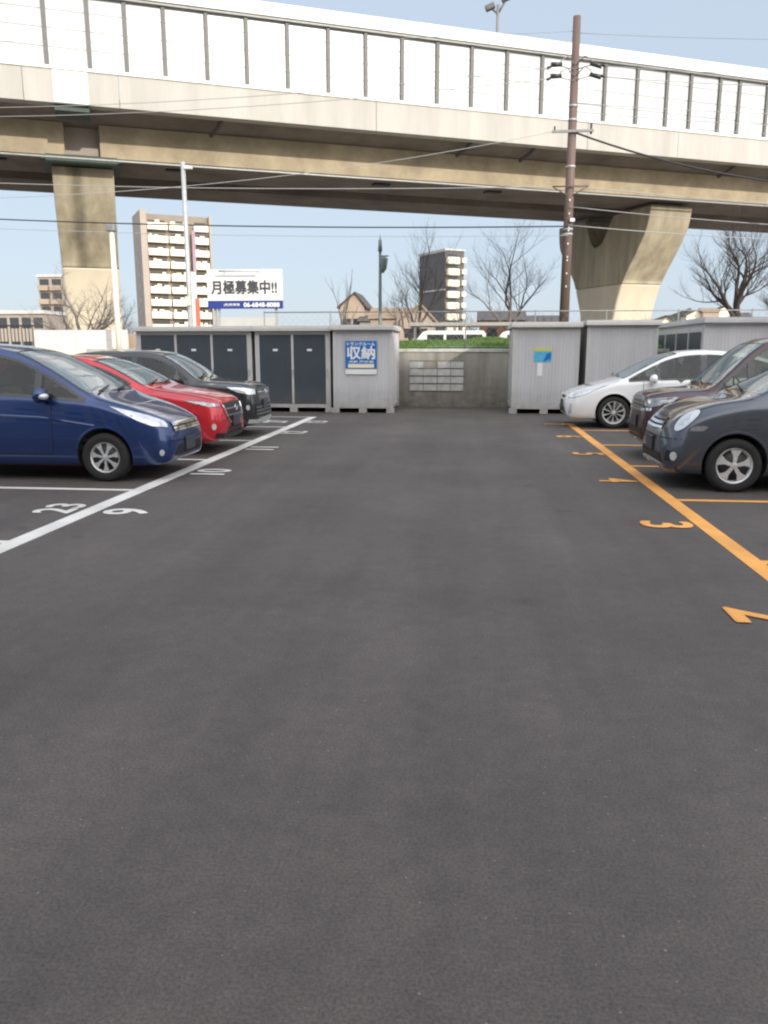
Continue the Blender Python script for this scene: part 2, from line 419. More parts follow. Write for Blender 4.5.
def make_car(name, label, spec, body_mat, loc, rz, group, near=-1, detail=True):
    """car frame: nose at x=0, tail at x=-L, z up, near = side seen"""
    L_, W = spec['L'], spec['W']/2
    root = thing(name, label, 'car', loc, rz, group)
    zt = pchip(spec['top'])
    belt = pchip(spec['belt']); 
    wm = pchip([(0, .56), (.03, .70), (.09, .80), (.2, .895), (.42, .965), (.8, .995), (1.3, 1), (L_-1, 1), (L_-.4, .97), (L_-.12, .88), (L_, .68)] if 'plan' not in spec else spec['plan'])
    zb = pchip(spec.get('bot', [(0, .36), (.04, .25), (.16, .20), (.6, .19), (L_-.6, .21), (L_-.12, .30), (L_, .44)]))
    cowl, rf = spec['cowl'], spec['roof']         # distances of cowl and front of roof
    rr_, tb = spec['rear']                        # roof end, tail base of rear glass
    wt = pchip([(0, .42), (.1, .60), (.3, .72), (cowl*.75, .80), (cowl+.1, .86), (rf, .715), (rr_, .70), (tb, .80), (L_-.02, .6)] if 'wt' not in spec else spec['wt'])
    ed = pchip([(0, .01), (.2, .03), (cowl, .035), (rf, .065), (rr_, .065), (L_, .02)])
    def section(d, shrink=0., floor=None):
        T = zt(-d); b = min(belt(d), T-.02) ; B = zb(d); w = W*wm(d); wtt = min(W*wt(d), w*.97)
        if floor is not None:
            T -= shrink*1.5; w -= shrink; wtt = max(wtt-shrink*1.3, .1); b = min(b, T-.05)
            return [(0, floor), (w*.93, floor), (w*.97, floor+.25), (w*.955, b), (wtt, T-ed(d)-.01), (wtt*.6, T-.005), (0, T)]
        h = b-B
        return [(0, B), (w*.80, B), (w*.93, B+.02), (w*.975, B+h*.17), (w*1.0, B+h*.42), (w*.995, B+h*.70), (w*.968, B+h*.93), (w*.945, b+.005),
                (wtt+.0, T-ed(d)-.004), (wtt*.90, T-ed(d)*.45), (wtt*.5, T-ed(d)*.08), (0, T)]
    def smooth_half(P):
        out = []
        n = len(P)
        for i in range(n-1):
            p = [P[max(i-1, 0)], P[i], P[i+1], P[min(i+2, n-1)]]
            sub = 4
            lin = (i == 0 or (len(P) == 12 and i == 7))
            for s in range(sub):
                t = s/sub
                if lin: out.append((P[i][0]+(P[i+1][0]-P[i][0])*t, P[i][1]+(P[i+1][1]-P[i][1])*t))
                else:
                    tens = .42
                    m1 = [(p[2][j]-p[0][j])*tens for j in (0, 1)]; m2 = [(p[3][j]-p[1][j])*tens for j in (0, 1)]
                    if len(P) == 12 and i == 8: m1 = [(p[2][j]-p[1][j])*.9 for j in (0, 1)]
                    if len(P) == 12 and i == 6: m2 = [(p[2][j]-p[1][j])*.7 for j in (0, 1)]
                    out.append(tuple((2*t**3-3*t*t+1)*p[1][j]+(t**3-2*t*t+t)*m1[j]+(-2*t**3+3*t*t)*p[2][j]+(t**3-t*t)*m2[j] for j in (0, 1)))
        out.append(P[-1]); return out
    def loft(ds, shrink=0, floor=None, lip=True):
        bm = bmesh.new(); rings = []
        for d in ds:
            H = smooth_half(section(d, shrink, floor))
            pts = [(y, z) for y, z in H] + [(-y, z) for y, z in H[-2:0:-1]]
            rings.append([bm.verts.new((-d, y, z)) for y, z in pts])
        n = len(rings[0])
        for i in range(len(rings)-1):
            for k in range(n): bm.faces.new((rings[i][k], rings[i][(k+1) % n], rings[i+1][(k+1) % n], rings[i+1][k]))
        bm.faces.new(rings[0]); bm.faces.new(rings[-1][::-1])
        bmesh.ops.recalc_face_normals(bm, faces=bm.faces[:])
        return bm
    ds = [0, .006, .016, .03, .05, .075, .1, .13, .165, .2, .25, .3, .36, .42, .5]
    x = .57
    while x < L_-.45: ds.append(x); x += .075
    ds += [L_-.42, L_-.34, L_-.27, L_-.2, L_-.14, L_-.09, L_-.05, L_-.02, L_]
    bm = loft(ds)
    me = bpy.data.meshes.new('body'); bm.to_mesh(me); bvh = BVHTree.FromBMesh(bm); bm.free()
    me.materials.append(body_mat)
    body = bpy.data.objects.new('body', me); COL.objects.link(body); body.parent = root

    # projection of flat outlines onto the body
    def basis(az, el):
        d = Vector((math.cos(R(az))*math.cos(R(el)), math.sin(R(az))*math.cos(R(el)), math.sin(R(el))))
        r = Vector((-math.sin(R(az)), math.cos(R(az)), 0)); u = d.cross(r)
        if u.z < 0: u = -u
        return d, r, u
    C0 = Vector((-L_/2, 0, .8))
    def cast(r_, u_, B, off):
        d, r, u = B
        o = C0 + r*r_ + u*u_ + d*6
        h = bvh.ray_cast(o, -d)
        if h[0] is None:
            h2 = bvh.find_nearest(C0 + r*r_ + u*u_ + d*1.2)
            return h2[0] + h2[1]*off, h2[1]
        return h[0] + h[1]*off, h[1]
    def patch(nm, pts, m, az, el=0, off=.004, step=.05, parent=None, rnd=0, th=None, sm=True):
        B = basis(az, el); d, r, u = B
        P = [((Vector(p)-C0).dot(r), (Vector(p)-C0).dot(u)) for p in pts]
        if rnd: P = catmull(P, rnd, True)
        # resample boundary
        Q = []
        for i in range(len(P)):
            a = Vector(P[i]); b = Vector(P[(i+1) % len(P)]); k = max(1, int((b-a).length/step))
            for s in range(k): Q.append(a+(b-a)*(s/k))
        n = len(Q); minx = min(q.x for q in Q); maxx = max(q.x for q in Q); miny = min(q.y for q in Q); maxy = max(q.y for q in Q)
        V = list(Q); 
        gx = minx+step/2
        while gx < maxx:
            gy = miny+step/2
            while gy < maxy:
                p = Vector((gx, gy))
                if all((q-p).length > step*.45 for q in Q):
                    ins = False; j = n-1
                    for i in range(n):
                        if (Q[i].y > gy) != (Q[j].y > gy) and gx < (Q[j].x-Q[i].x)*(gy-Q[i].y)/(Q[j].y-Q[i].y)+Q[i].x: ins = not ins
                        j = i
                    if ins: V.append(p)
                gy += step
            gx += step
        vv, ee, ff, *_ = geometry.delaunay_2d_cdt(V, [(i, (i+1) % n) for i in range(n)], [], 1, 1e-6)
        bmx = bmesh.new(); top = []; nrm = []
        for p in vv:
            c, nn = cast(p.x, p.y, B, off); top.append(bmx.verts.new(c)); nrm.append(nn)
        for f in ff:
            try: bmx.faces.new([top[i] for i in f])
            except ValueError: pass
        bmx.verts.index_update()
        # skirt
        t = (off+.006) if th is None else th
        be = [e for e in bmx.edges if len(e.link_faces) == 1]
        low = {}
        for e in be:
            for v in e.verts:
                if v not in low:
                    i = v.index; low[v] = bmx.verts.new(v.co - nrm[i]*t)
            # index of new verts is irrelevant
        for e in be:
            a, b = e.verts
            try: bmx.faces.new((a, b, low[b], low[a]))
            except ValueError: pass
        bmesh.ops.recalc_face_normals(bmx, faces=bmx.faces[:])
        # outward orientation
        s_ = sum(f.normal.dot(d)*f.calc_area() for f in bmx.faces)
        if s_ < 0: bmesh.ops.reverse_faces(bmx, faces=bmx.faces[:])
        me = bpy.data.meshes.new(nm); bmx.to_mesh(me); bmx.free(); me.materials.append(m)
        me.polygons.foreach_set('use_smooth', [True]*len(me.polygons)); me.set_sharp_from_angle(angle=R(35))
        o = bpy.data.objects.new(nm, me); COL.objects.link(o); o.parent = parent or root
        return o
    def strip(nm, pts, wdt, m, az, el=0, off=.003, parent=None, step=.05, closed=False, mb=None, rise=.0):
        B = basis(az, el); d, r, u = B
        P = [Vector(((Vector(p)-C0).dot(r), (Vector(p)-C0).dot(u))) for p in pts]
        Q = []; n = len(P)
        for i in range(n if closed else n-1):
            a = P[i]; b = P[(i+1) % n]; k = max(1, int((b-a).length/step))
            for s in range(k): Q.append(a+(b-a)*(s/k))
        if not closed: Q.append(P[-1])
        own = mb is None
        if own: mb = bmesh.new()
        rows = []; n = len(Q)
        for i in range(n):
            a = Q[(i-1) % n] if (closed or i > 0) else Q[i]; b = Q[(i+1) % n] if (closed or i < n-1) else Q[i]
            t = (b-a).normalized(); nn = Vector((-t.y, t.x))*wdt/2
            row = []
            for k, o in ((-1, -.004), (-1, off), (0, off+rise), (1, off), (1, -.004)):
                q = Q[i]+nn*k; c, _ = cast(q.x, q.y, B, o); row.append(mb.verts.new(c))
            rows.append(row)
        for i in range(n if closed else n-1):
            A, Bq = rows[i], rows[(i+1) % n]
            for k in range(4): mb.faces.new((A[k], A[k+1], Bq[k+1], Bq[k]))
        if own:
            bmesh.ops.recalc_face_normals(mb, faces=mb.faces[:])
            me = bpy.data.meshes.new(nm); mb.to_mesh(me); mb.free(); me.materials.append(m)
            me.polygons.foreach_set('use_smooth', [True]*len(me.polygons)); me.set_sharp_from_angle(angle=R(40))
            o = bpy.data.objects.new(nm, me); COL.objects.link(o); o.parent = parent or root
            return o
    def side_pt(d, z, s): return (-d, s*W, z)

    # side window outlines
    def lo(d): return belt(d)+.022
    def hi(d): return zt(-d)-ed(d)-.052
    def win_poly(d0, d1, inset=0., lean=0.):
        n = 10; bot = []; top = []
        for i in range(n+1):
            d = d0+inset+(d1-d0-2*inset)*i/n
            l_, h_ = lo(d)+inset, hi(d)-inset
            if h_-l_ < .012: h_ = l_+.012
            bot.append((d, l_)); top.append((d+lean*(h_-l_), h_))
        return bot+top[::-1]
    wins = spec['wins']
    axle = [spec['fo'], spec['fo']+spec['wb']]; wr = spec['wr']
    # cavity
    if detail:
        cd = [cowl-.02+(tb-cowl-.02)*i/26 for i in range(27)]
        cb = loft(cd, .055, .32)
        cm = bpy.data.meshes.new('cut'); cb.to_mesh(cm); cb.free(); cm.materials.append(M['cabin'])
        co = bpy.data.objects.new('cut', cm); COL.objects.link(co); co.parent = root
        dg = bpy.context.evaluated_depsgraph_get(); dg.update()
        boolean(body, co)
    # windows + wheels cut
    def fin(mb):
        co = mb.build('cut', M['trim']); co.parent = root; boolean(body, co); dbg('cut'); return MB()
    def dbg(t):
        if DEBUG:
            b_ = bmesh.new(); b_.from_mesh(body.data); print('DBG', name, round(spec['L'], 3), t, len(b_.verts), 'vol %.3f' % b_.calc_volume(), 'open', sum(1 for e in b_.edges if len(e.link_faces) != 2)); b_.free()
    dbg('start')
    c2 = MB()
    if detail:
        for (d0, d1, kind) in wins:
            for s in (-1, 1):
                c2.prism(win_poly(d0, d1, .02), s*(W*.45), s*(W+.3), lambda a, b, t: (-a, t, b))
        c2 = fin(c2)
        # windscreen prism : outline on the sloping glass, extruded along its normal
        def screen_poly(a0, a1, ins, n=8):
            left = []; right = []
            for i in range(n+1):
                d = a0+(a1-a0)*i/n; y = W*wt(d)-.045-ins; z = zt(-d)
                left.append((-d, y, z)); right.append((-d, -y, z))
            return left+right[::-1]
        def prism3(poly, nv, a, b):
            A = [c2.bm.verts.new(Vector(p)+nv*a) for p in poly]; Bv = [c2.bm.verts.new(Vector(p)+nv*b) for p in poly]
            n = len(poly)
            for i in range(n): c2.bm.faces.new((A[i], A[(i+1) % n], Bv[(i+1) % n], Bv[i]))
            c2.bm.faces.new(A[::-1]); c2.bm.faces.new(Bv)
        a0, a1 = cowl+.05, rf-.03
        sl = math.atan2(zt(-a1)-zt(-a0), a1-a0); wel = 90-math.degrees(sl)
        nv = Vector((math.sin(sl), 0, math.cos(sl)))
        prism3([(x_, y_, z_) for x_, y_, z_ in screen_poly(a0+.02, a1-.02, .02)], nv, -.16, .25)
        c2 = fin(c2)
        r0, r1 = rr_+.05, tb-.03
        sl2 = math.atan2(zt(-r0)-zt(-r1), r1-r0); nv2 = Vector((-math.sin(sl2), 0, math.cos(sl2)))
        prism3(screen_poly(r0+.02, r1-.02, .03), nv2, -.16, .25)
        c2 = fin(c2)
    c2.bm.free(); c3 = MB()
    ar = wr+.048
    for d in axle:
        for s in (-1, 1):
            n = 40
            poly = [(d+ar*math.cos(k*2*math.pi/n), wr+.012+ar*math.sin(k*2*math.pi/n)) for k in range(n)]
            c3.prism(poly, s*(W-.30), s*(W+.2), lambda a, b, t: (-a, t, b))
    co = c3.build('cut', M['dark']); co.parent = root
    boolean(body, co)
    body.data.polygons.foreach_set('use_smooth', [True]*len(body.data.polygons)); body.data.set_sharp_from_angle(angle=R(32))
    body.name = 'body'
    # glass
    if detail:
        for (d0, d1, kind) in wins:
            for s in (-1, 1):
                az = 90*s
                P = [side_pt(a, b, s) for a, b in win_poly(d0, d1, .012)]
                patch('side_window', P, M[kind], az, 0, off=-.004, th=.004)
                fr = [side_pt(a, b, s) for a, b in win_poly(d0, d1, .004)]
                strip('window_frame', fr, .034, M['trim'], az, 0, off=.003, closed=True)
        for (wa, wb) in zip(wins[:-1], wins[1:]):
            for s in (-1, 1):
                e0, e1 = wa[1]-.005, wb[0]+.005
                patch('pillar_trim', [side_pt(e0, lo(e0)-.0, s), side_pt(e1, lo(e1)-.0, s), side_pt(e1, max(hi(e1), lo(e1)+.03), s), side_pt(e0, max(hi(e0), lo(e0)+.03), s)], M['trim'], 90*s, 0, off=.002, step=.06)
        S = screen_poly(a0, a1, 0)
        wo = patch('windscreen', S, M['screen'], 0, wel, off=-.004, th=.004, step=.09)
        strip('windscreen_seal', screen_poly(a0+.01, a1-.01, .006), .04, M['trim'], 0, wel, off=.002, closed=True, parent=wo)
        patch('rear_window', screen_poly(r0, r1, .01), M['privacy'], 180, math.degrees(math.pi/2-sl2), off=-.004, th=.004, step=.09)
        # wipers
        zc = zt(-(cowl+.03))
        for yy in (-.28, .30):
            w_ = MB(); q = []
            for k in range(7):
                d = cowl+.03+.10*k/6 ; q.append((-d+.0, yy+(.50*k/6)*(1 if near < 0 else -1)-.2, zt(-d)+.022))
            w_.tube(q, .011, 5); w_.build('wiper', M['black'])
            bpy.context.scene.collection.objects[-1].parent = root
        # interior
        zf = .36; hb = belt(cowl+.6)
        dash = MB()
        dash.prism([(-cowl-.10, hb-.40), (-cowl-.12, hb-.06), (-cowl-.42, hb+.0), (-cowl-.55, hb-.08), (-cowl-.5, hb-.4)], -W*.84, W*.84, lambda a, b, t: (a, t, b))
        dash.build('dashboard', M['cabin'], root)
        st = MB(); sx = -cowl-.72; sy = -.36
        ring = [(sx+.06*math.cos(k*math.pi/9), sy+.18*math.sin(k*math.pi/9), hb+.02+.17*math.cos(k*math.pi/9)) for k in range(19)]
        st.tube(ring, .016, 6); st.tube([(sx+.2, sy, hb-.1), (sx, sy, hb)], .03, 6); st.tube([(sx, sy-.17, hb+.02), (sx, sy+.17, hb+.02)], .018, 6)
        st.build('steering_wheel', M['black'], root)
        for k, dd in enumerate(spec['seats']):
            for s in (-1, 1):
                b = MB(); cx = -dd; cy = s*.36
                b.box((cx+.05, cy, zf+.20), (.5, .48, .16), bev=.04)
                rt = Matrix.Rotation(R(-14), 4, 'Y')
                b.box((cx-.26, cy, zf+.50), (.15, .46, .60), rot=rt, bev=.05)
                b.box((cx-.36, cy, zf+.90), (.10, .26, .19), rot=rt, bev=.04)
                b.build('seat', M['seat'], root, smooth=40)
    # wheels
    for d in axle:
        for s in (-1, 1):
            cy = s*(W-.115)
            wh = MB(); wh.lathe([(.02, -.08*1), (.16, -.08), (.16, .02), (.02, .02)], axis='Y', n=20)
            who = wh.build('wheel', M['black'], root, (-d, cy, wr)); 
            if s > 0: who.rotation_euler = (0, 0, math.pi)     # local -y is always outside
            rr = spec['rim']
            t = MB(); w2 = .10
            t.lathe([(rr-.005, w2*.85), (rr+.012, w2), (wr-.035, w2*1.03), (wr-.008, w2*.86), (wr, w2*.6), (wr, -w2*.6), (wr-.008, -w2*.86), (wr-.035, -w2*1.03), (rr+.012, -w2), (rr-.005, -w2*.85)], axis='Y', n=44)
            t.build('tyre', M['rubber'], who)
            ri = MB()
            ri.lathe([(rr-.004, .09), (rr-.03, .02), (rr-.034, -.05), (rr-.012, -.082), (rr-.002, -.092), (rr+.004, -.088), (rr-.004, -.08)], axis='Y', n=44)
            ns = spec['spokes']; yd = -.072
            ri.lathe([(.0, yd-.012), (.035, yd-.012), (.055, yd), (.055, yd+.05), (.0, yd+.05)], axis='Y', n=20)
            for k in range(ns):
                a = k*2*math.pi/ns+.25
                A1 = .42*2*math.pi/ns if not spec.get('thin') else .22*2*math.pi/ns
                prof = [(.045, -A1*.9), (rr*.55, -A1*.42), (rr-.016, -A1*.62), (rr-.016, A1*.62), (rr*.55, A1*.42), (.045, A1*.9)]
                pl = [(q*math.cos(a+w_), q*math.sin(a+w_)) for q, w_ in prof]
                ri.prism(pl, yd-.008, yd+.028, lambda p, q, t: (p, t+(.022*(1-min(1, math.hypot(p, q)/rr)))*-0.3, q))
            ri.build('rim', M['alloy'] if not spec.get('hub') else M['hubcap'], who, smooth=35)
            if spec.get('hub'):
                hc = MB(); hc.lathe([(.0, -.045), (rr-.03, -.045), (rr-.03, -.03), (0, -.03)], axis='Y', n=32); hc.build('wheel_backing', M['cabin'], who)
            # arch lip
            lipm = M['black'] if spec.get('clad') else body_mat
            wd = .075 if spec.get('clad') else .028
            arc = []
            for k in range(25):
                a = math.pi*(-.06+1.12*k/24)
                arc.append((-d+(ar+wd/2)*math.cos(a), s*W, wr+.012+(ar+wd/2)*math.sin(a)))
            strip('wheel_arch', arc, wd, lipm, 90*s, 0, off=.008 if spec.get('clad') else .005, rise=.004)
    # seams, handles, mirrors
    for s in (-1, 1):
        az = 90*s
        for poly in spec['doors']:
            zlo = .34
            pts = []
            d0, d1 = poly
            up = [(d0+(d1-d0)*k/6) for k in range(7)]
            pts = [side_pt(d0+.02, zlo+.02, s), side_pt(d0, zlo+.12, s), side_pt(d0, lo(d0)-.005, s)]
            strip('door_seam', pts, .010, M['dark'], az, off=.0015)
            strip('door_seam', [side_pt(d1-.02, zlo+.05, s), side_pt(d1, zlo+.3, s), side_pt(d1, hi(d1)+.02, s)], .010, M['dark'], az, off=.0015)
            strip('door_seam', [side_pt(d0+.02, zlo, s), side_pt(d1-.02, zlo, s)], .010, M['dark'], az, off=.0015)
            hd = MB(); hx = -(d1-.16); hz = belt(d1)-.10
            c, nn = cast(*(((Vector((hx, s*W, hz))-C0).dot(basis(az, 0)[1])), ((Vector((hx, s*W, hz))-C0).dot(basis(az, 0)[2]))), basis(az, 0), .022)
            hd.box(c, (.19, .026, .032), bev=.008); hd.build('door_handle', body_mat if not spec.get('chromeh') else M['chrome'], root)
        mx, mz = spec['mirror']; 
        m_ = MB(); yy = s*(W*wm(mx)+.07)
        bmesh.ops.create_icosphere(m_.bm, subdivisions=3, radius=1, matrix=Matrix.Translation((-mx-.02, yy, mz+.075)) @ Matrix.Rotation(R(-18*s), 4, 'Z') @ Matrix.Diagonal((.10, .135, .10, 1)))
        for v in m_.bm.verts:                      # flatten the glass side
            if v.co.x < -mx-.06: v.co.x = -mx-.06
        for f in m_.bm.faces: f.smooth = True
        mo = m_.build('mirror', spec.get('mirmat') or body_mat, root)
        if spec.get('mirlamp'):
            ml = MB(); bmesh.ops.create_icosphere(ml.bm, subdivisions=3, radius=1, matrix=Matrix.Translation((-mx+.012, yy+s*.01, mz+.065)) @ Matrix.Rotation(R(-18*s), 4, 'Z') @ Matrix.Diagonal((.085, .115, .055, 1)))
            ml.build('turn_lamp', M['lamp'], mo, smooth=60)
        mg = MB(); mg.box((-mx-.062, yy, mz+.075), (.004, .16, .10)); mg.build('mirror_glass', M['chrome'], mo)
        ar_ = MB(); ar_.box((-mx-.01, s*(W*wm(mx)-.02), mz+.012), (.09, .15, .035), bev=.01); ar_.build('mirror_arm', M['black'], mo)
        if spec.get('sill'): strip('sill_trim', [side_pt(axle[0]+ar+.06, .27, s), side_pt(axle[1]-ar-.06, .27, s)], .12, M['black'], az, off=.006)
        if spec.get('crease'):
            strip('body_crease', [side_pt(a, b, s) for a, b in spec['crease']], .03, body_mat, az, off=.002, rise=.009)
        # tail lamp
        tz = belt(L_-.3)
        patch('tail_lamp', [side_pt(L_-.03, tz-.02, s), side_pt(L_-.30, tz, s), side_pt(L_-.22, tz-.22, s), side_pt(L_-.03, tz-.2, s)], M['tail'], az-0+(0), 0, off=.006)
    # hood seam
    hs = []
    for k in range(9):
        d = spec.get('hood0', .16)+(cowl-.02-spec.get('hood0', .16))*k/8
        hs.append((d, W*wt(d)*.985))
    strip('hood_seam', [(-d, y, 1) for d, y in hs], .009, M['dark'], 0, 90, off=.0015)
    strip('hood_seam', [(-d, -y, 1) for d, y in hs], .009, M['dark'], 0, 90, off=.0015)
    spec['front'](dict(patch=patch, strip=strip, W=W, root=root, cast=cast, basis=basis, C0=C0, zt=zt, body=body, body_mat=body_mat, L=L_, wm=wm, belt=belt))
    return root

M['tail'] = mat('red_tail_lamp', (.35, .01, .01), .12, coat=1.)
M['hubcap'] = mat('silver_hub_cap', (.55, .55, .555), .35, metal=.4, var=.08, scale=20)

def front_plate(k, x, z, m=None):
    b = MB(); b.box((x+.012, 0, z), (.012, .33, .165), bev=.004)
    o = b.build('number_plate', m or M['plate'], k['root'])
    c = MB(); c.box((x-.02, 0, z), (.06, .35, .18), bev=.006); c.build('plate_holder', M['black'], k['root'])
def fog(k, y, z, az, r=.045, m=None):
    for s in (-1, 1):
        pts = [(-.2+0*q, s*(y+r*math.cos(q*math.pi/6)), z+r*math.sin(q*math.pi/6)) for q in range(12)]
        k['patch']('fog_lamp', pts, m or M['lamp'], az*s, 0, off=.012, step=.03)
def headlamps(k, outline, az, m, el=0, rnd=0, inner=None):
    # outline in x,y,z near the surface on the +y side
    for s in (-1, 1):
        pts = [(x, s*y, z) for x, y, z in outline]
        o = k['patch']('headlight', pts, m, az*s, el, off=.007, step=.04, rnd=rnd)
        k['strip']('headlight_seal', catmull(pts, 3, True) if rnd else pts, .012, M['dark'], az*s, el, off=.003, closed=True, parent=o)
        if inner:
            for (x, y, z, r) in inner:
                bz = k['basis'](az*s, el)
                pp = [Vector((x, s*y, z)) + bz[1]*(r*math.cos(q*math.pi/6)) + bz[2]*(r*math.sin(q*math.pi/6)) for q in range(12)]
                k['patch']('headlight_bulb', pp, M['chrome'], az*s, el, off=.011, step=.03, parent=o)
def grille(k, outline, m=None, bars=0, bm_=None, rnd=0):
    pts = outline + [(x, -y, z) for x, y, z in outline[::-1]]
    o = k['patch']('grille', pts, m or M['black'], 0, 0, off=.004, step=.04, rnd=rnd)
    zs = [p[2] for p in outline]; w = max(p[1] for p in outline)
    for i in range(bars):
        z = min(zs)+(max(zs)-min(zs))*(i+1)/(bars+1)
        k['strip']('grille_bar', [(0, -w*.93, z), (0, w*.93, z)], .018, bm_ or M['chrome'], 0, 0, off=.012, parent=o)
    return o

def front_blue(k):
    P, S = k['patch'], k['strip']
    headlamps(k, [(-.11, .52, .665), (-.12, .50, .70), (-.14, .52, .745), (-.28, .62, .815), (-.45, .72, .87), (-.70, .80, .935), (-.52, .80, .84), (-.35, .78, .755), (-.22, .72, .695)], 48, M['lamp'], inner=[(-.15, .60, .715, .03), (-.30, .70, .765, .035)])
    o = grille(k, [(0, .0, .70), (0, .48, .72), (0, .46, .60), (0, .0, .585)], M['black'])
    for z in (.615, .645, .685, .705): S('grille_bar', [(0, -.46, z), (0, .46, z)], .022, M['chrome'], 0, 0, off=.016, parent=o)
    # badge
    b = MB(); x = .02
    for yy in (-.035, .035): b.box((x, yy, .66), (.014, .016, .085))
    b.box((x, 0, .66), (.014, .06, .016)); b.build('badge', M['chrome'], k['root'])
    lower = P('air_intake', [(0, -.50, .30), (0, .50, .30), (0, .42, .43), (0, -.42, .43)], M['black'], 0, 0, off=.003)
    S('bumper_seam', [(0, -.62, .50), (0, 0, .47), (0, .62, .50)], .012, M['dark'], 0, 0, off=.002)
    fog(k, .62, .36, 40, .04)
    front_plate(k, .005, .42)
def front_red(k):
    P, S = k['patch'], k['strip']
    headlamps(k, [(-.13, .50, .745), (-.14, .50, .79), (-.35, .67, .825), (-.60, .80, .855), (-.40, .78, .80), (-.22, .69, .75)], 45, M['lamp_dim'], inner=[(-.2, .60, .77, .028)])
    grille(k, [(0, .0, .80), (0, .44, .79), (0, .42, .62), (0, .30, .50), (0, .0, .49)], M['black'], bars=2, bm_=M['grey_post'])
    S('grille_surround', [(-.02, -.48, .76), (0, -.42, .60), (0, -.30, .485), (0, .30, .485), (0, .42, .60), (-.02, .48, .76)], .035, M['chrome'], 0, 0, off=.02)
    P('air_intake', [(0, -.42, .30), (0, .42, .30), (0, .36, .42), (0, -.36, .42)], M['black'], 0, 0, off=.003)
    S('bumper_skirt', [(-.02, -.70, .30), (0, -.3, .27), (0, .3, .27), (-.02, .70, .30)], .08, M['black'], 0, 0, off=.01)
    fog(k, .66, .44, 40, .05)
    b = MB(); b.tube([(.03+.0, .06*math.cos(q*math.pi/8), .70+.045*math.sin(q*math.pi/8)) for q in range(17)], .007, 5); b.build('badge', M['chrome'], k['root'])
    front_plate(k, .02, .50)
def front_black(k):
    P, S = k['patch'], k['strip']
    headlamps(k, [(-.05, .50, .80), (-.06, .50, .89), (-.3, .68, .93), (-.50, .80, .94), (-.32, .76, .84), (-.14, .66, .80)], 42, M['lamp'], inner=[(-.12, .58, .85, .035)])
    grille(k, [(0, .0, .88), (0, .48, .88), (0, .46, .80), (0, .0, .79)], M['trim'], bars=1)
    o = grille(k, [(0, .0, .62), (0, .56, .60), (0, .60, .40), (0, .0, .36)], M['black'], bars=3, bm_=M['grey_post'])
    S('bumper_skirt', [(-.02, -.70, .30), (0, -.3, .28), (0, .3, .28), (-.02, .70, .30)], .07, M['galv'], 0, 0, off=.01)
    fog(k, .66, .56, 42, .05)
    b = MB(); b.tube([(.03, .06*math.cos(q*math.pi/8), .84+.04*math.sin(q*math.pi/8)) for q in range(17)], .007, 5); b.build('badge', M['chrome'], k['root'])
    front_plate(k, .01, .60)
def front_white(k):
    P, S = k['patch'], k['strip']
    headlamps(k, [(-.12, .50, .62), (-.15, .50, .665), (-.35, .62, .755), (-.85, .79, .90), (-.60, .80, .80), (-.40, .78, .70), (-.22, .70, .635)], 50, M['lamp'], inner=[(-.25, .62, .68, .05)])
    grille(k, [(0, .0, .66), (0, .30, .655), (0, .26, .61), (0, .0, .60)], M['black'])
    P('air_intake', [(0, -.55, .30), (0, .55, .30), (0, .46, .42), (0, -.46, .42)], M['black'], 0, 0, off=.003)
    for s in (-1, 1): P('fog_recess', [(-.1, s*.62, .28), (-.1, s*.76, .32), (-.1, s*.76, .52), (-.1, s*.70, .50)], M['store'], 45*s, 0, off=.004)
    b = MB(); b.tube([(.0, .06*math.cos(q*math.pi/8), .70+.04*math.sin(q*math.pi/8)) for q in range(17)], .007, 5); b.build('badge', M['chrome'], k['root'])
    front_plate(k, .0, .48)
def front_maroon(k):
    P, S = k['patch'], k['strip']
    headlamps(k, [(-.04, .44, .80), (-.05, .46, .90), (-.25, .64, .93), (-.45, .76, .945), (-.36, .76, .85), (-.12, .62, .79)], 42, M['lamp_dim'], inner=[(-.1, .55, .85, .04)])
    grille(k, [(0, .0, .94), (0, .46, .92), (0, .50, .74), (0, .0, .72)], M['trim'], bars=3, bm_=M['grey_post'])
    S('chrome_strip', [(-.02, -.66, .76), (0, -.3, .735), (0, .3, .735), (-.02, .66, .76)], .04, M['chrome'], 0, 0, off=.012)
    P('air_intake', [(0, -.54, .30), (0, .54, .30), (0, .50, .48), (0, -.50, .48)], M['black'], 0, 0, off=.003)
    for s in (-1, 1): P('fog_recess', [(-.1, s*.54, .36), (-.1, s*.72, .38), (-.1, s*.72, .56), (-.1, s*.6, .58)], M['trim'], 40*s, 0, off=.005)
    fog(k, .64, .47, 40, .04)
    front_plate(k, .01, .56)
